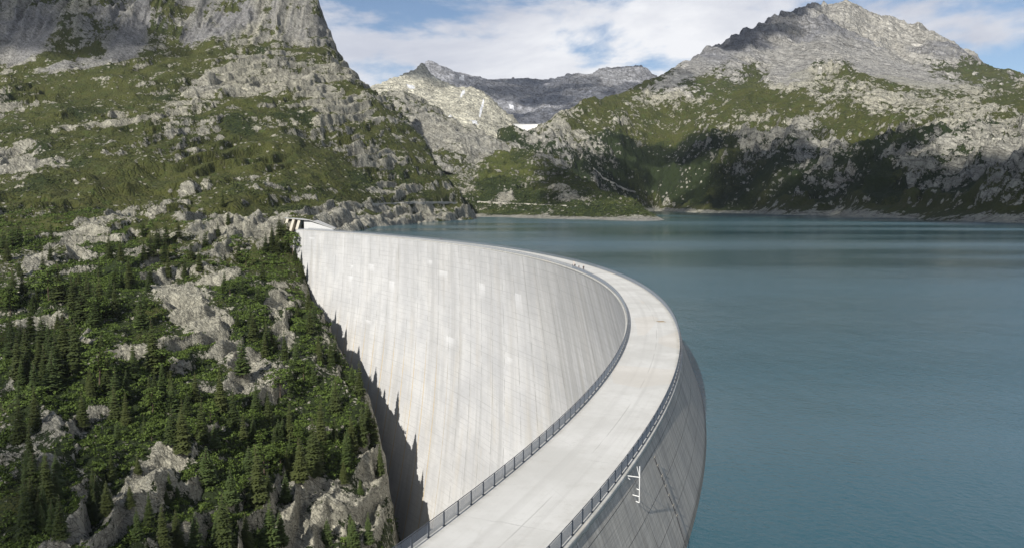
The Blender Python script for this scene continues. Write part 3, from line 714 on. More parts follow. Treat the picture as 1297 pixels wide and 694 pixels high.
SPUR = [(440,130,2800),(470,120,2900),(494,125,2900),(522,121,2950),(544,137,2900),(560,148,2850),(573,157,2800),(602,168,2780),(630,186,2700),(660,196,2650),(700,200,2700),
 (460,180,2500),(500,170,2600),(540,180,2550),(580,195,2500),(620,205,2480),(680,215,2500),(460,240,2350),(540,220,2350),(600,225,2350),(680,240,2350),
 (440,170,3300),(494,170,3300),(544,175,3200),(602,195,3050),(660,215,3000),(720,230,3000),(720,215,2650)]
spur, _ = grid_terrain('rock_spur', np.arange(440, 720, 1.0), np.linspace(2350, 3300, 330), SPUR,
    det_generic(42, 300, .55, .35, 300, [(500,140,40,14,-30,-.15),(545,165,50,16,-35,.3),(600,185,40,12,-25,.4),(570,205,40,12,-25,-.5),(480,150,20,20,0,-.25)], .3), M_mid)
DOME = [(465,112,3900),(476,106,3950),(486,109,3900),(504,98,4000),(518,93,4050),(526,91,4050),(531,84,4050),(535,82,4050),(540,87,4050),(544,96,4040),(562,105,4000),(587,117,3950),(598,113,3850),(607,113,3820),(623,125,3800),(630,136,3780),(649,145,3700),(654,155,3650),(660,166,3600),(668,172,3560),(680,176,3500),
 (480,125,3700),(520,120,3750),(560,128,3720),(600,132,3650),(640,160,3500),(500,150,3400),(560,155,3450),(600,150,3450),(650,180,3300),(560,180,3200),(620,180,3250),(480,170,3250),(680,190,3250),
 (465,150,4300),(500,130,4400),(535,115,4400),(587,145,4350),(623,150,4200),(660,190,4050),(690,200,3900),(700,185,3500)]
dome, _ = grid_terrain('granite_dome', np.arange(465, 700, .8), np.linspace(3200, 4300, 380), DOME,
    det_generic(20, 240, .95, -.05, 400, [(520,110,30,10,-20,.2),(490,115,12,10,0,-.3)], .1, snow=[(520,112,7,2,-10,.9),(574,154,9,4,-25,1.0),(586,120,2.5,6,-30,.8),(610,138,2,16,-15,.8),(600,157,9,2.5,-35,.8)]), M_dome)
BACK = [(470,120,5400),(500,108,5500),(530,88,5600),(541,82,5700),(550,82,5700),(565,87,5700),(580,94,5700),(602,101,5750),(618,104,5800),(634,102.5,5800),(652,105,5800),(668,103,5800),(685,102,5800),(695,106,5800),(699,100,5700),(718,98,5650),(735,98,5600),(745,101,5600),(760,94,5500),(764,89.5,5450),(778,90,5430),(793,89,5400),(805,87,5380),(814,85,5380),(821,89,5380),(827,98,5350),(840,108,5300),(870,120,5300),
 (560,130,4900),(600,135,4950),(640,130,5050),(680,130,5100),(720,132,4900),(760,128,4800),(800,118,4900),(840,130,4900),
 (560,170,4400),(640,165,4400),(690,157,4500),(720,140,4500),(760,160,4300),(840,170,4300),(500,160,4500),
 (480,140,6200),(560,130,6300),(640,135,6300),(720,135,6300),(800,125,6200),(870,150,6000),(690,145,4600),(680,160,4350)]
back, GB = grid_terrain('slate_ridge', np.arange(465, 880, 1.2), np.linspace(4250, 6300, 420), BACK,
    det_generic(38, 420, 1.2, .95, 500, None, .1, [(690,140,30,16,10,.3),(780,100,40,12,10,-.5)], snow=[(585,103,4,4,-20,.9),(648,137,6,2,-30,.8)]), M_back)

# ------------------------------------------------------------------ clouds overhead (above the frame)
M_cloud = simple('cloud_white', (.85, .86, .88), 1, 0, .02, .01)
_n = M_cloud.node_tree; _o = [n for n in _n.nodes if n.type == 'OUTPUT_MATERIAL'][0]; _b = [n for n in _n.nodes if n.type == 'BSDF_PRINCIPLED'][0]
_t = _n.nodes.new('ShaderNodeBsdfTransparent'); _m = _n.nodes.new('ShaderNodeMixShader'); _m.inputs[0].default_value = .36
_n.links.new(_t.outputs[0], _m.inputs[1]); _n.links.new(_b.outputs[0], _m.inputs[2]); _n.links.new(_m.outputs[0], _o.inputs[0])
def cloud(centers, alt, seed):
    r = np.random.default_rng(seed); L_ = np.array(SUN); V = []; F = []; n = 0
    bm = bmesh.new(); bmesh.ops.create_icosphere(bm, subdivisions=3, radius=1); bm.verts.ensure_lookup_table()
    iv = np.array([v.co[:] for v in bm.verts]); fi = np.array([[v.index for v in f.verts] for f in bm.faces]); bm.free()
    for (p, rad) in centers:
        p = np.array(p); a = alt + r.uniform(-60, 60); c = p + L_ * (a - p[2]) / L_[2]
        q = iv * (1 + .35 * fbm(iv[:, 0] * 3 + c[0], iv[:, 1] * 3 + iv[:, 2] * 2 + c[1], 1.2, 3, seed))[:, None]
        q = q * np.array([rad, rad, rad * .35]) + c
        V.append(q); F.append(fi + n); n += len(iv)
    o = obj('cloud', fast_mesh('cloud', np.concatenate(V), np.concatenate(F), True), M_cloud); tag(o, kind='structure')
def sample_pts(G, n, cond, rad, seed):
    r = np.random.default_rng(seed); _, _, X, Y, Z, A = G; px, py = projn(X, Y, Z)
    m = cond(px, py, Y) ; idx = np.where(m.ravel())[0]; idx = r.choice(idx, n)
    return [((X.ravel()[i], Y.ravel()[i], Z.ravel()[i]), r.uniform(*rad)) for i in idx]
cloud(sample_pts(GR, 170, lambda px, py, Y: (py > np.interp(px, [650, 760, 850, 1000, 1100, 1200, 1320], [235, 200, 172, 160, 172, 190, 205]) + 10) & (px < 1400) & (px > 745) & (py < 290), (60, 150), 1), 1500, 1)
cloud(sample_pts(GL, 30, lambda px, py, Y: (px < 215) & (py < 62) & (py > -60) & (Y < 2000), (50, 120), 2), 1900, 2)
cloud(sample_pts(GB, 22, lambda px, py, Y: (px > 540) & (px < 840) & (py > 80) & (Y < 5900), (160, 330), 3), 2600, 3)
cloud(sample_pts(GL, 12, lambda px, py, Y: (px < 60 - (694 - py) * .22 + 20) & (py > 420) & (py < 760) & (Y < 500), (14, 26), 5), 1400, 5)  # unseen cloud, added to darken the slope in the lower-left corner
cloud(sample_pts(GR, 30, lambda px, py, Y: (px > 880) & (px < 1010) & (py > 10) & (py < 62) & (Y > 4000) & (Y < 4900) & (py < 92-(px-880)*.45+0), (70, 150), 4), 2300, 4)

# ------------------------------------------------------------------ air
HAZE = 1.7e-5
def haze():
    m = MB(); m.box((1500, 2200, 600), (12000, 11000, 1700)); o = m.build('haze', None); tag(o, kind='stuff', label='thin pale mountain air', cat='haze')
    mt, nt = new_mat('haze'); out = nt.nodes.new('ShaderNodeOutputMaterial'); v = nt.nodes.new('ShaderNodeVolumePrincipled')
    v.inputs['Color'].default_value = (.80, .87, 1, 1); v.inputs['Density'].default_value = HAZE; v.inputs['Anisotropy'].default_value = .2
    nt.links.new(v.outputs[0], out.inputs['Volume']); o.data.materials.append(mt)
haze()

# ------------------------------------------------------------------ lake
def lake():
    bm = bmesh.new(); pts = []
    for s in np.arange(S0, S1 + 1, 12.):
        x, y = crest(s, 9 + flare(s, 11.) - .5); pts.append((float(x), float(y)))
    x, y = crest(S1 + 4, 4.); pts.append((float(x), float(y)))
    d = ray(365, 290)
    for Y in (780, 850): pts.append((d.x / d.y * Y, Y))
    pts += [(-700, 1500), (-900, 7000), (7000, 7000), (7000, -900), (300, -900), (60, -500)]
    vs_ = [bm.verts.new((p[0], p[1], 0)) for p in pts]
    es = [bm.edges.new((vs_[i], vs_[(i + 1) % len(vs_)])) for i in range(len(vs_))]
    bmesh.ops.triangle_fill(bm, edges=es, use_beauty=True, normal=(0, 0, 1))
    for f in bm.faces:
        if f.normal.z < 0: f.normal_flip()
    me = bpy.data.meshes.new('lake'); bm.to_mesh(me); bm.free()
    o = obj('lake', me, M_water); tag(o, kind='structure')
lake()

# ------------------------------------------------------------------ dam
def build_dam():
    dam = empty('arch_dam', (float(CX[60]), float(CY[60]), -160)); inv = Vector(dam.location)
    tag(dam, 'huge curved pale concrete arch dam with a walkway along its crest', 'dam')
    def P(x, y, z): return (float(x) - inv.x, float(y) - inv.y, float(z) - inv.z)
    # downstream face
    ss = np.arange(0, 1.0001, 1 / 340.); dd = np.r_[.55, np.arange(2, 216, 4.)]
    V = []; UV = []
    for d in dd:
        s = S0 + ss * (S1 - S0 + .75 * d); x, y = crest(s, -.55 - batter(s, d))
        V.append(np.stack([x - inv.x, y - inv.y, np.full(len(s), ZC - d - inv.z)], 1)); UV.append(np.stack([s, np.full(len(s), d)], 1))
    nr, nc = len(dd), len(ss); idx = np.arange(nr * nc).reshape(nr, nc)
    F = np.stack([idx[:-1, :-1], idx[1:, :-1], idx[1:, 1:], idx[:-1, 1:]], -1).reshape(-1, 4)
    o = obj('downstream_face', fast_mesh('downstream_face', np.concatenate(V), F, True, uv=np.concatenate(UV)), M_face, dam)
    # upstream face
    dd = np.r_[.45, np.arange(1, 40, 1.)]; V = []; UV = []
    s = np.arange(S0, S1 + .1, 2.)
    for d in dd:
        x, y = crest(s, 9.25 + flare(s, d))
        V.append(np.stack([x - inv.x, y - inv.y, np.full(len(s), ZC - d - inv.z)], 1)); UV.append(np.stack([s, np.full(len(s), d)], 1))
    nr, nc = len(dd), len(s); idx = np.arange(nr * nc).reshape(nr, nc)
    F = np.stack([idx[:-1, :-1], idx[:-1, 1:], idx[1:, 1:], idx[1:, :-1]], -1).reshape(-1, 4)
    obj('upstream_face', fast_mesh('upstream_face', np.concatenate(V), F, True, uv=np.concatenate(UV)), M_up, dam)
    # end block closing the wall at the left abutment
    V = []; dd = np.r_[.55, np.arange(2, 60, 4.)]
    for d in dd:
        sE = S1 + .75 * d; x0, y0 = crest(sE, -.55 - batter(sE, d)); x1, y1 = crest(sE, 9.25 + d * .12)
        V += [P(x0, y0, ZC - d), P(x1, y1, ZC - d)]
    F = [(2 * i, 2 * i + 1, 2 * i + 3, 2 * i + 2) for i in range(len(dd) - 1)]
    obj('abutment_face', fast_mesh('abutment_face', V, F, False), M_face, dam)
    # deck slab with cornice: profile across the crest
    prof = [(-.50, -.55), (-.58, -.50), (-.58, -.02), (-.54, .04), (-.26, .04), (-.24, 0), (.0, 0), (4.5, .03), (9.0, 0), (9.28, 0), (9.30, .05), (9.52, .05), (9.56, .0), (9.56, -.42), (9.2, -.5)]
    s = np.arange(S0, S1 + .1, 2.); V = []; UV = []
    for (o_, z_) in prof:
        x, y = crest(s, o_); V.append(np.stack([x - inv.x, y - inv.y, np.full(len(s), ZC + z_ - inv.z)], 1)); UV.append(np.stack([s, np.full(len(s), o_)], 1))
    nr, nc = len(prof), len(s); idx = np.arange(nr * nc).reshape(nr, nc)
    F = np.stack([idx[:-1, :-1], idx[1:, :-1], idx[1:, 1:], idx[:-1, 1:]], -1).reshape(-1, 4)
    me = fast_mesh('walkway', np.concatenate(V), F[:, ::-1], False, uv=np.concatenate(UV))
    obj('walkway', me, M_deck, dam)
    # cable with brackets on the lake side
    mb = MB(); pts = []
    su = s_at(818, 560); 
    def wallp(sv, d, out=.06):
        x, y = crest(sv, 9.55 + float(flare(sv, d)) + out); return P(x, y, ZC - d)
    s_a, s_b = su - 3.0, su + 0.5
    return dam, inv, P, wallp
dam, inv, DP, wallp = build_dam()
M_conc0 = simple('old_concrete', (.22, .21, .19), .9)
M_dark = simple('dark_steel', (.05, .05, .052), .6, .2)

def wall_sd(px, py):
    """(s, depth) on the lake face under a pixel"""
    ss = np.arange(0, 220, .25)[:, None]; dd = np.arange(.5, 11.5, .1)[None, :]
    x, y = crest(ss + 0 * dd, 9.25 + flare(ss, dd)); u, v = projn(x, y, ZC - dd + 0 * ss)
    i = np.argmin((u - px) ** 2 + (v - py) ** 2); i, j = np.unravel_index(i, u.shape)
    return float(ss[i, 0]), float(dd[0, j])
cab = [wall_sd(*p) for p in ((824, 578), (828, 588), (833, 601), (838, 614), (842, 626), (847, 639), (852, 651), (857, 668), (864, 692))]
mb = MB()
for a, b in zip(cab[:-1], cab[1:]): mb.bar(wallp(*a), wallp(*b), .05, 6)
cable = mb.build('cable_pipe', M_dark, dam)
for c in cab[:-2]:
    m2 = MB(); p = Vector(wallp(c[0], c[1], .12)); m2.box(p, (.22, .10, .14), .9); m2.box(p + Vector((.05, .02, .10)), (.12, .08, .08), .9)
    m2.build('bracket', M_conc0, cable)

# ------------------------------------------------------------------ railings
def railing(off, label, side):
    s0, s1 = -26.0, S1 - 1
    base = crest(s0, off); root = empty('guard_railing', (float(base[0]), float(base[1]), ZC)); o0 = Vector(root.location)
    tag(root, label, 'railing')
    n = int((s1 - s0) / 2.25)
    def q(s, z, o=off):
        x, y = crest(s, o); return Vector((float(x) - o0.x, float(y) - o0.y, z))
    posts = []
    rest = MB(); rails = MB(); infill = MB()
    zb = .0
    for i in range(n + 1):
        s = s0 + i * 2.25; th = float(np.interp(s, CS, CT))
        if i < 100:
            m = MB(); m.box(q(s, .56), (.09, .07, 1.12), th); m.box(q(s, .03), (.2, .16, .06), th); m.build('post', M_steel, root)
        else: rest.box(q(s, .56), (.09, .07, 1.12), th)
        if i == n: break
        a, b = s, s + 2.25
        rails.bar(q(a, 1.13), q(b, 1.13), .035, 6); 
        fr = (a + .10, b - .10)
        for z in (1.0, .16): infill.bar(q(fr[0], z), q(fr[1], z), .022, 4)
        for x_ in fr: infill.bar(q(x_, .16), q(x_, 1.0), .022, 4)
        if i < 110:
            for k in range(1, 20):
                x_ = fr[0] + (fr[1] - fr[0]) * k / 20; infill.bar(q(x_, .16), q(x_, 1.0), .0135, 3)
            for k in range(1, 7):
                z = .16 + .84 * k / 7; infill.bar(q(fr[0], z), q(fr[1], z), .0135, 3)
        else:
            for k in range(1, 6):
                x_ = fr[0] + (fr[1] - fr[0]) * k / 6; infill.bar(q(x_, .16), q(x_, 1.0), .025, 3)
            for z in (.4, .6, .8): infill.bar(q(fr[0], z), q(fr[1], z), .02, 3)
    r = rest.build('post', M_steel, root); r['kind'] = 'stuff'
    rails.build('handrail', M_steel, root); infill.build('mesh_panel', M_mesh, root)
railing(-.10, 'grey steel railing with mesh panels on the downstream edge, above the big pale wall', 0)
railing(9.15, 'grey steel railing with mesh panels on the lake side of the walkway', 1)

# ------------------------------------------------------------------ level staff on the lake face
def staff():
    b = on_z(790.9, 601.1, 10.7); s = s_at(790.9, 601.1, 10.7); th = float(np.interp(s, CS, CT))
    n = Vector((math.sin(th), -math.cos(th), 0)); t = Vector((math.cos(th), math.sin(th), 0))
    x, y = crest(s, 9.5); b = Vector((float(x), float(y), 10.75)); tip = b + n * 1.15
    root = empty('level_staff', b); tag(root, 'white toothed measuring staff on an arm beside the lake face of the dam', 'water gauge')
    def r(v): return v - b
    m = MB(); m.bar(r(tip + Vector((0, 0, -2.3))), r(tip + Vector((0, 0, 1.0))), .045, 6)
    for k in range(11):
        z = -2.2 + k * .31; c = tip + Vector((0, 0, z)) + t * .06; m.box(r(c), (.11, .05, .09), th)
    m.build('staff', M_white, root)
    m = MB(); m.bar(r(b - n * .1), r(tip + n * .05), .045, 5); m.build('support_arm', M_white, root)
    m = MB(); m.bar(r(b - n * .1), r(b + Vector((0, 0, -.02)) + n * .3 + Vector((0, 0, -.3))), .03, 4); m.bar(r(tip), r(tip + Vector((0, 0, .95)) - n * .25), .03, 4)
    m.build('brace', M_white, root)
    for z, L_ in ((-1.15, .25), (-1.75, .6), (-2.3, .3)):
        m = MB(); m.bar(r(tip + Vector((0, 0, z))), r(tip + Vector((0, 0, z)) - n * L_ - Vector((0, 0, -.08))), .05, 5); m.build('foot_bracket', M_white, root)
staff()

# ------------------------------------------------------------------ spillway block at the far end
def spillway():
    Y0 = 745.
    A = at(361.5, 276, 735); zt = A.z
    root = empty('spillway_block', (A.x, A.y, 8)); tag(root, 'white concrete spillway with three openings at the far left end of the dam', 'spillway'); o0 = Vector(root.location)
    def r(p): return tuple(Vector(p) - o0)
    # flared deck
    top = [at(361.5, 276.0, 735), at(392, 279.2, 712), at(424, 288.3, 688), at(426, 286.5, 700), at(400, 276.6, 770), at(375, 274.6, 785), at(360, 274.6, 765)]
    hs = [zt, zt - 1.4, zt - 8.3, zt - 8.3, zt - 2, zt - .3, zt]
    V = [r((p.x, p.y, h)) for p, h in zip(top, hs)] + [r((p.x, p.y, h - .7)) for p, h in zip(top, hs)]; n = len(top)
    F = [tuple(range(n)), tuple(range(2 * n - 1, n - 1, -1))] + [(i, i + n, (i + 1) % n + n, (i + 1) % n) for i in range(n)]
    me = bpy.data.meshes.new('deck'); me.from_pydata(V, [], F); me.update(); obj('deck', me, M_grey, root)
    # curved white wall under the right part
    ps = [at(385, 281, 722), at(392, 282, 716), at(400, 284, 708), at(410, 285.5, 700), at(422, 288, 690)]
    m = MB()
    for a, b in zip(ps[:-1], ps[1:]):
        for p in (): pass
        ha = np.interp(a.x, [ps[0].x, ps[-1].x], [zt - 1.7, zt - 8.9]); hb = np.interp(b.x, [ps[0].x, ps[-1].x], [zt - 1.7, zt - 8.9])
        q = [(a.x, a.y, 9), (b.x, b.y, 9), (b.x, b.y, hb), (a.x, a.y, ha)]; q2 = [(x, y + 2, z) for x, y, z in q]
        m.add([r(p) for p in q + q2], [(0, 1, 2, 3), (7, 6, 5, 4), (3, 2, 6, 7), (0, 4, 5, 1), (0, 3, 7, 4), (1, 5, 6, 2)])
    m.build('side_wall', M_conc, root)
    for (pa, pb) in ((362.8, 366.2), (370.5, 374), (377.8, 381.5)):
        m = MB(); a = at(pa, 280, 734 - (pa - 362) * .55); w = (pb - pa) * .73
        # sloping pier with apron
        V = [(a.x, a.y, zt - .9), (a.x + w, a.y - 1.5, zt - 1.2), (a.x + w - 3.4, a.y - 9, 2), (a.x - 3.4, a.y - 7.5, 2)]
        V2 = [(x, y + 11, z) for x, y, z in V]
        m.add([r(p) for p in V + V2], [(3, 2, 1, 0), (4, 5, 6, 7), (0, 1, 5, 4), (3, 7, 6, 2), (0, 4, 7, 3), (1, 2, 6, 5)])
        m.build('pier', M_cream, root)
    m = MB(); a = at(363, 281, 742); b_ = at(386, 281, 730)
    m.add([r(p) for p in [(a.x, a.y + 8, zt - .8), (b_.x, b_.y + 8, zt - 1.2), (b_.x, b_.y + 8, 0), (a.x, a.y + 8, 0)]], [(0, 1, 2, 3)])
    m.build('back_wall', M_dark, root)
    m = MB()
    for i in range(12):
        p = Vector(top[0]).lerp(top[1], i / 11) if i < 6 else Vector(top[1]).lerp(top[2], (i - 6) / 5)
        h = np.interp(p.x, [top[0].x, top[1].x, top[2].x], [zt, zt - 1.4, zt - 5.2])
        m.bar(r((p.x, p.y + .5, h)), r((p.x, p.y + .5, h + 1.1)), .06, 4)
    m.build('deck_railing', M_steel, root)
M_conc = simple('spillway_concrete', (.56, .56, .55), .85, 0, .18, .6)
M_grey = simple('weathered_concrete', (.40, .40, .39), .9, 0, .2, .5)
M_cream = simple('pier_concrete', (.50, .46, .38), .85, 0, .15, .6)
spillway()

# ------------------------------------------------------------------ small far dam across the high valley
def far_dam():
    A = at(651, 157.3, 3330); B = at(697, 157.3, 3330); mid = (A + B) / 2
    root = empty('distant_dam', (mid.x, mid.y, mid.z - 60)); o0 = Vector(root.location)
    tag(root, 'small bright white dam with a straight top closing the high valley far away', 'dam')
    V = []; n = 25
    for i in range(n):
        t = i / (n - 1); x = A.x + (B.x - A.x) * t; bow = 26 * (1 - (2 * t - 1) ** 2)
        for d, o_ in ((0, 0), (0, 4), (60, -8), (60, 16)): V.append((x - o0.x, A.y + bow + o_ - (0 if d == 0 else 0) - o0.y, A.z - d - o0.z))
    F = []
    for i in range(n - 1):
        a = 4 * i; b = a + 4; F += [(a, a + 2, b + 2, b), (a, b, b + 1, a + 1), (a + 1, b + 1, b + 3, a + 3)]
    me = bpy.data.meshes.new('dam_wall'); me.from_pydata(V, [], F); me.update(); obj('dam_wall', me, M_fardam, root)
    m = MB(); 
    for i in range(n - 1):
        p = Vector(V[4 * i]); q = Vector(V[4 * i + 4]); m.bar(p + Vector((0, -.5, .6)), q + Vector((0, -.5, .6)), .8, 4)
    m.build('parapet', M_conc, root)
M_fardam = simple('far_dam_concrete', (.78, .77, .75), .85, 0, .06, .05)
far_dam()

# ------------------------------------------------------------------ vegetation
def leaf_mat(name, a, b, c=None):
    t = NT(name); oi = t.N('ShaderNodeObjectInfo').outputs['Random']
    n = t.noise(t.pos(), .9, 3, .6)
    col = t.mix(t.ramp(n, .35, .65), a, b)
    if c: col = t.mix(t.math('MULTIPLY', oi, .8), col, c)
    t.color(col); t.bsdf.inputs['Roughness'].default_value = .75
    t.bsdf.inputs['Specular IOR Level'].default_value = .25
    return t.m
M_spruce = leaf_mat('spruce_needles', (.026, .040, .013), (.058, .078, .020), (.070, .082, .024))
M_larch = leaf_mat('larch_needles', (.050, .080, .022), (.085, .115, .032), (.060, .085, .028))
M_bush = leaf_mat('alder_leaves', (.038, .062, .012), (.105, .150, .028))
M_bark = simple('bark', (.10, .075, .055), .95, 0, .3, 3)

def conifer(h, rad, seed, levels=24, arms=8, droop=.35, dens=1.0, base=.06):
    r = random.Random(seed); V = []; F = []
    def quad(a, b, c, d):
        n = len(V); V.extend([a, b, c, d]); F.append((n, n + 1, n + 2, n + 3))
    for i in range(levels):
        t = base + (1 - base) * (i + r.uniform(-.3, .3)) / levels
        t = max(base, min(.985, t)); z = h * t
        R = rad * ((1 - t) ** .85) * r.uniform(.80, 1.12) + .10
        k = max(4, int(arms * (.55 + .6 * (1 - t))))
        for j in range(k):
            if r.random() > dens: continue
            a = 2 * math.pi * (j + r.uniform(-.4, .4)) / k + i * .7
            L_ = R * r.uniform(.65, 1.15); d = Vector((math.cos(a), math.sin(a), 0)); sd = Vector((-d.y, d.x, 0))
            dr = droop * r.uniform(.6, 1.3)
            p0 = Vector((0, 0, z)); p1 = p0 + d * L_ * .55 + Vector((0, 0, -dr * L_ * .35)); p2 = p0 + d * L_ + Vector((0, 0, -dr * L_ * .7))
            w = L_ * r.uniform(.24, .36) + .08
            # ragged fan: twig pairs off the branch plus a hanging curtain
            quad(p0, p1 - sd * w * .9 + Vector((0, 0, -.06)), p2, p1 + sd * w * .9 + Vector((0, 0, -.06)))
            for s_ in (-1, 1):
                b0 = p0.lerp(p1, .6); b1 = p1 + sd * s_ * w * 1.5 + d * w * .5 + Vector((0, 0, -w * r.uniform(.2, .7)))
                quad(b0, p1.lerp(p2, .3), b1, b0 + sd * s_ * w * .7 + Vector((0, 0, -w * .5)))
            hng = L_ * r.uniform(.16, .30)
            quad(p0 + d * .1, p2, p1 + Vector((0, 0, -hng)) + sd * r.uniform(-.1, .1), p0 + Vector((0, 0, -hng * 1.2)) + d * L_ * .2)
    # leader
    quad(Vector((-.10, 0, h * .95)), Vector((0, .05, h * .93)), Vector((.1, 0, h * .95)), Vector((0, 0, h * 1.02)))
    me = bpy.data.meshes.new('crown'); me.from_pydata([tuple(v) for v in V], [], F); me.update(); return me
def trunk_mesh(h, r0):
    m = MB(); segs = 5; rr = random.Random(int(h * 10))
    pts = [Vector((rr.uniform(-.06, .06) * i, rr.uniform(-.06, .06) * i, h * .96 * i / segs - (1.2 if i == 0 else 0))) for i in range(segs + 1)]
    for i in range(segs): m.bar(pts[i], pts[i + 1], r0 * (1 - i / segs) + .03, 6, r0 * (1 - (i + 1) / segs) + .03)
    me = bpy.data.meshes.new('trunk'); me.from_pydata(m.V, [], m.F); me.update(); me.materials.append(M_bark); return me
PROTO = []
for k, (h, rad, lv, ar, dr, de, mt) in enumerate([
    (14, 2.5, 30, 9, .45, 1, M_spruce), (16, 2.7, 34, 9, .55, .95, M_spruce), (12, 2.6, 26, 9, .35, .95, M_spruce), (10, 2.2, 22, 8, .4, .95, M_spruce),
    (15, 3.1, 28, 8, .15, .85, M_larch), (12, 2.7, 24, 8, .10, .85, M_larch), (9, 2.4, 18, 9, .05, .95, M_larch)]):
    me = conifer(h, rad, 11 + k, lv, ar, dr, de); me.materials.append(mt)
    PROTO.append((me, trunk_mesh(h, .22), h, mt is M_larch))

def broadleaf(h, rad, seed):
    r = np.random.default_rng(seed); Q = []
    for k in range(26):
        a = r.uniform(0, 6.28); q = r.uniform(0, 1) ** .5; z = h * r.uniform(.30, .92); w = rad * math.sqrt(max(.05, 1 - ((z / h - .55) / .48) ** 2))
        Q.append(clump(30, r) * np.array([1, 1, .8]) * rad * r.uniform(.28, .42) + np.array([math.cos(a) * w * q * .8, math.sin(a) * w * q * .8, z]))
    V = np.concatenate(Q).reshape(-1, 3); return fast_mesh('crown', V, np.arange(len(V)).reshape(-1, 4), False)
def clump(nq, r):
    P = r.normal(size=(nq, 3)); P /= np.linalg.norm(P, axis=1)[:, None]; P *= (r.random(nq) ** .4)[:, None]; P[:, 2] = np.abs(P[:, 2]) * .9
    N_ = P + r.normal(size=(nq, 3)) * .5; N_ /= np.linalg.norm(N_, axis=1)[:, None]
    U_ = np.cross(N_, r.normal(size=(nq, 3))); U_ /= np.linalg.norm(U_, axis=1)[:, None]; W_ = np.cross(N_, U_)
    s = r.uniform(.16, .34, nq)[:, None]
    return np.stack([P - U_ * s, P - W_ * s * .7, P + U_ * s, P + W_ * s * .7], 1)          # nq,4,3
for k, (h, rad) in enumerate([(7, 3.0), (9, 3.4), (6, 3.2)]):
    me = broadleaf(h, rad, 70 + k); me.materials.append(M_bush); PROTO.append((me, trunk_mesh(h * .9, .16), h, None))
KIND_NAME = {True: ('larch_tree', 'pale green larch'), False: ('spruce_tree', 'dark green spruce'), None: ('broadleaf_tree', 'round bushy broadleaf tree')}

# visibility table of the slope: for every column the visible vertices
tas, YsL, XL, YL, ZL, AL = GL
PXL, PYL = projn(XL, YL, ZL)
runmin = np.minimum.accumulate(np.vstack([np.full((1, PYL.shape[1]), 1e9), PYL[:-1]]), axis=0)
VIS = PYL < runmin - .0
def hit(px, py):
    j = int(np.argmin(np.abs(PXL[700] - px))); col = np.where(VIS[:, j])[0]
    if len(col) == 0: return None
    i = col[int(np.argmin(np.abs(PYL[col, j] - py)))]
    if abs(PYL[i, j] - py) > 6: return None
    return i, j
TREES = []
def put_tree(px, py, hgt, kind=None, label=None, rnd=random.Random(5)):
    q = hit(px, py)
    if q is None: return False
    i, j = q
    if ZL[i, j] < 1 and YL[i, j] > 720: return False
    TREES.append((float(XL[i, j]), float(YL[i, j]), float(ZL[i, j]), hgt, kind, label, px, py)); return True
# named foreground trees: base pixel, pixel height, kind (0-3 spruce, 4-6 larch)
NAMED = [(190,694,62,0),(172,668,50,1),(268,700,76,1),(232,706,52,4),(250,612,52,4),(316,640,84,0),(298,702,50,3),(330,700,66,4),(345,690,50,5),(118,650,46,2),
 (206,690,50,2),(390,600,78,1),(400,560,62,0),(372,610,60,0),(420,520,44,3),(455,560,56,1),(441,572,50,0),(462,545,44,2),(432,590,46,4),(360,560,54,0),
 (220,575,70,1),(245,560,60,0),(206,560,48,2),(135,515,54,4),(150,505,40,4),(270,520,60,1),(286,540,52,0),(186,470,70,1),(200,480,52,0),(120,470,56,0),
 (85,470,72,1),(72,450,60,0),(60,480,66,1),(45,440,50,2),(30,430,54,1),(12,480,60,0),(18,600,70,1),(40,640,76,0),(10,680,80,1),(55,680,60,2),
 (8,560,60,0),(30,540,56,1),(90,540,46,2),(300,470,52,5),(316,430,36,2),(340,440,34,3),(400,450,30,1),(390,420,34,2),(415,460,36,0),(380,350,26,1),
 (395,360,28,0),(408,372,30,1),(418,392,34,0),(372,330,22,2),(388,392,30,1),(425,425,34,2),(440,460,40,1),(452,500,46,0),(470,560,40,2),(478,600,44,1),
 (355,300,30,2),(345,310,26,1),(335,316,24,0),(362,318,26,0),(300,330,30,1),(282,262,22,0),(288,285,24,1),(275,300,20,3),(250,345,30,1),(240,330,26,0),
 (210,350,34,1),(205,330,30,0),(225,300,22,2),(180,330,28,1),(160,360,38,0),(150,330,32,1),(135,320,26,2),(120,395,54,1),(140,400,44,0),(105,380,40,1),
 (460,690,46,4),(440,694,40,6),(405,690,36,6),(305,600,40,6),(280,640,50,4),(60,330,22,1),(20,350,26,0),(200,620,26,3),(160,600,24,3),(148,640,30,3)]
for (px, py, ph, kd) in NAMED: 
    q = hit(px, min(py, 693))
    if q: put_tree(px, min(py, 720) if py < 700 else 693, ph / 1000 * YL[q[0], q[1]], kd)
ZONES = [ # polygonal-ish boxes: px range, py range, count, pixel height range
 (0, 130, 380, 690, 60, 34, 60), (130, 330, 400, 690, 50, 20, 50), (330, 480, 430, 690, 56, 18, 44), (180, 420, 290, 430, 44, 16, 34), (0, 200, 300, 420, 34, 16, 36),
 (330, 560, 235, 282, 30, 7, 14)]
rr = random.Random(99)
for (x0, x1, y0, y1, n, h0, h1) in ZONES:
    c = 0; tries = 0
    while c < n and tries < n * 30:
        tries += 1
        px = rr.uniform(x0, x1); py = rr.uniform(y0, y1); q = hit(px, py)
        if q is None: continue
        i, j = q
        if AL['rock'][i, j] > .45 or (YL[i, j] > 700 and ZL[i, j] < 6): continue
        if pn(np.array([XL[i, j] / 60.]), np.array([YL[i, j] / 60.]), 301)[0] < rr.uniform(-.5, .35): continue
        if put_tree(px, py, rr.uniform(h0, h1) / 1000 * YL[i, j] * (.8 + .2 * rr.random())): c += 1
TREES.sort(key=lambda t: -t[3] / t[1])
SPECIAL = {}
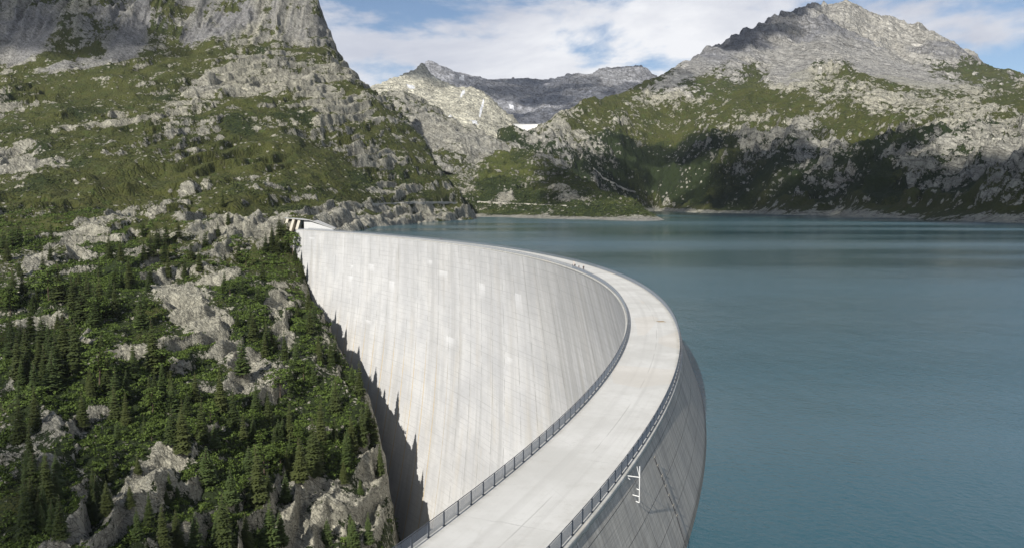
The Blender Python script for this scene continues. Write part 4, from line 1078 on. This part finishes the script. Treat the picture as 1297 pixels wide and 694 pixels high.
def zone_of(px, py):
    if py < 284: return 'on the slope above the far left dam end', 'trees above the far end of the dam'
    if px > 345 and py < 400: return 'at the far left edge of the dam wall', 'trees where the dam wall meets the slope'
    if px > 345 and py < 560: return 'on the bank left of the shadowed dam foot', 'trees on the steep bank by the dam'
    if px > 345: return 'above the lower cliff beside the dam foot', 'trees above the lower cliff'
    if py < 400 and px > 170: return 'between rock slabs on the middle slope', 'trees between the middle slabs'
    if py < 400: return 'on the grassy upper left slope', 'trees on the upper left slope'
    if px < 95: return 'in the wood at the left edge', 'wood at the left edge'
    if px < 260 and py > 560: return 'around the pale slab at lower left', 'trees around the pale slab'
    if px < 260: return 'on the scrub above the pale slab', 'trees above the pale slab'
    if py > 560: return 'among bright bushes at the bottom', 'trees among the bright bushes'
    return 'in the hollow below the grey outcrop', 'trees below the grey outcrop'
ORD = ['', 'second', 'third', 'fourth', 'fifth', 'sixth', 'seventh', 'eighth', 'ninth', 'tenth', 'eleventh', 'twelfth', 'thirteenth', 'fourteenth', 'fifteenth', 'sixteenth', 'seventeenth', 'eighteenth', 'nineteenth', 'twentieth', 'twenty-first', 'twenty-second', 'twenty-third', 'twenty-fourth', 'twenty-fifth', 'twenty-sixth', 'twenty-seventh', 'twenty-eighth', 'twenty-ninth', 'thirtieth']
def label_trees(L_):
    d = {}
    for (t, px, py, ph, larch) in L_:
        size = 'tall' if ph > 46 else ('medium' if ph > 32 else 'small'); z, g = zone_of(px, py)
        d.setdefault((z, g, larch, size), []).append((px, t))
    for (z, g, larch, size), v in d.items():
        v.sort(key=lambda a: a[0]); kd = {True: 'larch', False: 'spruce', None: 'broadleaf tree'}[larch]
        for k, (_, t) in enumerate(v):
            if len(v) == 1: lb = '%s %s %s' % (size, kd, z)
            else: lb = '%s %s, %s from left %s' % (size, kd, ('first' if k == 0 else ORD[k]) if k < 30 else 'far', z)
            tag(t, lb, 'tree', g)
tr_rng = random.Random(3)
LT = []
for n, (x, y, z, h, kind, lab, px, py) in enumerate(TREES[:300]):
    if kind is None: kind = tr_rng.choice([0, 1, 2, 3, 4, 4, 5, 5, 8]) if h > 10 else tr_rng.choice([2, 3, 5, 6, 6, 7, 8, 8, 9, 9])
    cm, tm, ph, larch = PROTO[kind]
    t = empty(KIND_NAME[larch][0], (x, y, z - .2), tr_rng.uniform(0, 6.28)); s = h / ph
    w = s * tr_rng.uniform(1.0, 1.4); t.scale = (w, w, s)
    t.rotation_euler[0] = tr_rng.uniform(-.03, .03)
    LT.append((t, px, py, h / y * 1000, larch))
    obj('trunk', tm, None, t); obj('crown', cm, None, t)
label_trees(LT)

# ------------------------------------------------------------------ low shrubs (stuff)
def shrubs(name, G, n, ylim, rad, nq, seed, mat, thr, weight=None, zmin=None):
    r = np.random.default_rng(seed); _, _, X, Y, Z, A = G
    px, py = projn(X, Y, Z)
    rm = np.minimum.accumulate(np.vstack([np.full((1, py.shape[1]), 1e9), py[:-1]]), axis=0)
    vis = (py < rm + 3) & (px > -30) & (px < 1330) & (Y > ylim[0]) & (Y < ylim[1]) & (A['rock'] < thr) & (Z > (-1e9 if zmin is None else zmin))
    w = np.clip(A['shrub'], 0.03, 1.2) * Y ** 2 * vis              # even cover on the ground (grid cells grow with Y^2)
    if weight is not None: w = w * weight(X, Y, Z, px, py)
    w = (w * (np.gradient(Y, axis=0) / Y)).ravel(); w /= w.sum()
    idx = r.choice(len(w), size=n, p=w, replace=True)
    X = X.ravel()[idx]; Y = Y.ravel()[idx]; Z = Z.ravel()[idx]
    protos = np.stack([clump(nq, r) for _ in range(12)])
    k = r.integers(0, 12, n); sz = (r.uniform(*rad, n) * r.choice([.7, 1, 1.3], n)); a = r.uniform(0, 6.28, n)
    Q = protos[k] * sz[:, None, None, None] * np.stack([np.ones(n), np.ones(n), r.uniform(.7, 1.3, n)], 1)[:, None, None, :]
    ca, sa = np.cos(a)[:, None, None], np.sin(a)[:, None, None]
    Q = np.stack([Q[..., 0] * ca - Q[..., 1] * sa, Q[..., 0] * sa + Q[..., 1] * ca, Q[..., 2]], -1)
    Q = Q + np.stack([X + r.normal(size=n) * .5, Y + r.normal(size=n) * .5, Z], 1)[:, None, None, :]
    V = Q.reshape(-1, 3); F = np.arange(len(V)).reshape(-1, 4)
    o = obj(name, fast_mesh(name, V, F, False), mat); tag(o, kind='stuff')
    return o
o = shrubs('undergrowth', GL, 15500, (215, 760), (.6, 2.1), 36, 21, M_bush, .25)
tag(o, 'low green alder scrub covering the slope left of the dam', 'undergrowth')
o = shrubs('dwarf_scrub', GL, 6000, (760, 1900), (1.5, 3.2), 16, 22, M_spruce, .35, weight=lambda X, Y, Z, px, py: sst(90, 200, py) + .08)
tag(o, 'dark dwarf scrub dotted over the upper left mountain', 'undergrowth')
o = shrubs('valley_scrub', GV, 4000, (1300, 2600), (2.5, 5.5), 14, 23, M_spruce, .45, zmin=4)
tag(o, 'dark green scrub on the low promontory across the lake', 'undergrowth')

# ------------------------------------------------------------------ people
def person(s, off, hgt, top, legs, skin, hair, label, yaw, pose=0):
    x, y = crest(s, off); root = empty('person', (float(x), float(y), ZC), yaw)
    tag(root, label, 'person', None); k = hgt / 1.75; root.scale = (k, k, k)
    def skinm(name, verts, edges, rad, mat):
        me = bpy.data.meshes.new(name); me.from_pydata(verts, edges, []); me.update()
        o = obj(name, me, mat, root)
        md = o.modifiers.new('skin', 'SKIN'); md.use_smooth_shade = True
        for v, r in zip(me.skin_vertices[0].data, rad): v.radius = (r, r)
        me.skin_vertices[0].data[0].use_root = True
        sd = o.modifiers.new('sub', 'SUBSURF'); sd.levels = 1; sd.render_levels = 1
        return o
    st = .16 if pose else .05
    V = [(0, 0, .95), (0, 0, 1.15), (0, .01, 1.38), (0, .02, 1.50), (0, .03, 1.60), (0, .04, 1.70),
         (.10, 0, .90), (.11, st, .50), (.11, st * .4, .10), (.11, st * .4 + .14, .04),
         (-.10, 0, .90), (-.11, -st * .4, .50), (-.11, -st * 1.4, .10), (-.11, -st * 1.4 + .14, .04),
         (.19, 0, 1.40), (.25, -.04, 1.13), (.23, .08, .90), (.22, .12, .82), (-.19, 0, 1.40), (-.25, .04, 1.13), (-.23, .14, .92), (-.22, .18, .84)]
    E = [(0, 1), (1, 2), (2, 3), (3, 4), (4, 5), (0, 6), (6, 7), (7, 8), (8, 9), (0, 10), (10, 11), (11, 12), (12, 13), (2, 14), (14, 15), (15, 16), (16, 17), (2, 18), (18, 19), (19, 20), (20, 21)]
    Rr = [.09, .09, .10, .055, .085, .075, .06, .045, .035, .04, .06, .045, .035, .04, .04, .03, .03, .04, .04, .03, .03, .04]
    skinm('body', V, E, Rr, skin)
    skinm('jacket', [(0, 0, .93), (0, 0, 1.15), (0, .01, 1.38), (.19, 0, 1.40), (.25, -.04, 1.13), (.23, .08, .92), (-.19, 0, 1.40), (-.25, .04, 1.13), (-.23, .14, .94)],
          [(0, 1), (1, 2), (2, 3), (3, 4), (4, 5), (2, 6), (6, 7), (7, 8)], [.155, .145, .168, .075, .06, .048, .075, .06, .048], top)
    skinm('trousers', [(0, 0, .97), (.10, 0, .88), (.11, st, .50), (.11, st * .4, .12), (-.10, 0, .88), (-.11, -st * .4, .50), (-.11, -st * 1.4, .12)],
          [(0, 1), (1, 2), (2, 3), (0, 4), (4, 5), (5, 6)], [.145, .11, .08, .06, .11, .08, .06], legs)
    skinm('hair', [(0, .0, 1.66), (0, .0, 1.74)], [(0, 1)], [.085, .07], hair)
C_dark = simple('dark_cloth', (.02, .02, .025), .9); C_pale = simple('pale_cloth', (.55, .50, .45), .9); C_navy = simple('navy_cloth', (.03, .05, .10), .9)
C_red = simple('rust_cloth', (.12, .05, .04), .9); C_skin = simple('skin', (.45, .28, .20), .6); C_hair = simple('hair', (.03, .02, .015), .8)
def sp(px, py):
    p = on_z(px, py, ZC); i = int(np.argmin((CX - p.x) ** 2 + (CY - p.y) ** 2)); n = (math.sin(CT[i]), -math.cos(CT[i]))
    off = (p.x - CX[i]) * n[0] + (p.y - CY[i]) * n[1]; return float(CS[i]), float(min(max(off, .5), 8.6))
for (px, py, h, a, b, lab, yaw, po) in [
    (725.6, 339.3, 1.45, C_dark, C_dark, 'short person in black at the downstream railing, leftmost of the group on the dam', 2.0, 0),
    (727.3, 336.4, 1.80, C_pale, C_pale, 'person in pale clothes standing at the back of the group, by the lake railing', 3.0, 0),
    (728.5, 339.9, 1.72, C_dark, C_dark, 'person in black walking second from the left in the group on the dam', 2.6, 1),
    (733.2, 340.3, 1.25, C_dark, C_red, 'small child in dark clothes in the middle of the walking group', 2.8, 1),
    (739.2, 342.8, 1.80, C_dark, C_dark, 'tall person in black walking at the right end of the group', 2.9, 1),
    (558.8, 304.4, 1.70, C_navy, C_dark, 'lone person in navy on the distant left part of the walkway', 2.5, 1)]:
    s, off = sp(px, py); person(s, off, h, a, b, C_skin, C_hair, lab, yaw, po)

# ------------------------------------------------------------------ tracks and hatch
M_track = simple('track_gravel', (.42, .40, .35), .95, 0, .15, .2)
def track(name, G, pix, width):
    _, _, X, Y, Z, A = G; px, py = projn(X, Y, Z)
    rm = np.minimum.accumulate(np.vstack([np.full((1, py.shape[1]), 1e9), py[:-1]]), axis=0); vis = (py < rm) & (Z > 1)
    P = []; ip = []
    for (a, b), (c, d) in zip(pix[:-1], pix[1:]):
        n = max(2, int(math.hypot(c - a, d - b) / 1.5))
        ip += [(a + (c - a) * k / n, b + (d - b) * k / n) for k in range(n)]
    for (u, v) in ip:
        e = np.where(vis, (px - u) ** 2 + (py - v) ** 2, 1e9); k = np.unravel_index(int(np.argmin(e)), e.shape)
        P.append(Vector((float(X[k]), float(Y[k]), float(Z[k]))))
    for _ in range(2): P = [P[0]] + [(P[i - 1] + P[i] * 2 + P[i + 1]) / 4 for i in range(1, len(P) - 1)] + [P[-1]]
    m = MB(); V = []; F = []
    for i, p in enumerate(P):
        t = (P[min(i + 1, len(P) - 1)] - P[max(i - 1, 0)]); n = Vector((-t.y, t.x, 0)); n = n.normalized() * width / 2 if n.length > 1e-3 else Vector((width / 2, 0, 0))
        V += [p + n + Vector((0, 0, width * .4)), p - n + Vector((0, 0, width * .4)), p + n - Vector((0, 0, width)), p - n - Vector((0, 0, width))]
    for i in range(len(P) - 1):
        a = 4 * i; b = a + 4; F += [(a, a + 1, b + 1, b), (a, b, b + 2, a + 2), (a + 1, a + 3, b + 3, b + 1)]
    m.add(V, F); tag(m.build(name, M_track), kind='structure')
track('track', GR, [(751, 213), (757, 219), (762, 224), (772, 230), (784, 236), (796, 241), (806, 244)], 5)
track('shore_road', GV, [(603, 256), (625, 257), (650, 258), (690, 260), (720, 261)], 3.5)
track('shore_road', GL, [(470, 259), (500, 257.5), (530, 256.5), (560, 256.5), (580, 257)], 3)
p = on_z(837, 407, ZC) - Vector(dam.location); m = MB(); m.box((p.x, p.y, p.z + .03), (1.5, 1.5, .04), .2)
m.build('hatch', simple('rusty_hatch', (.34, .27, .18), .8), dam)
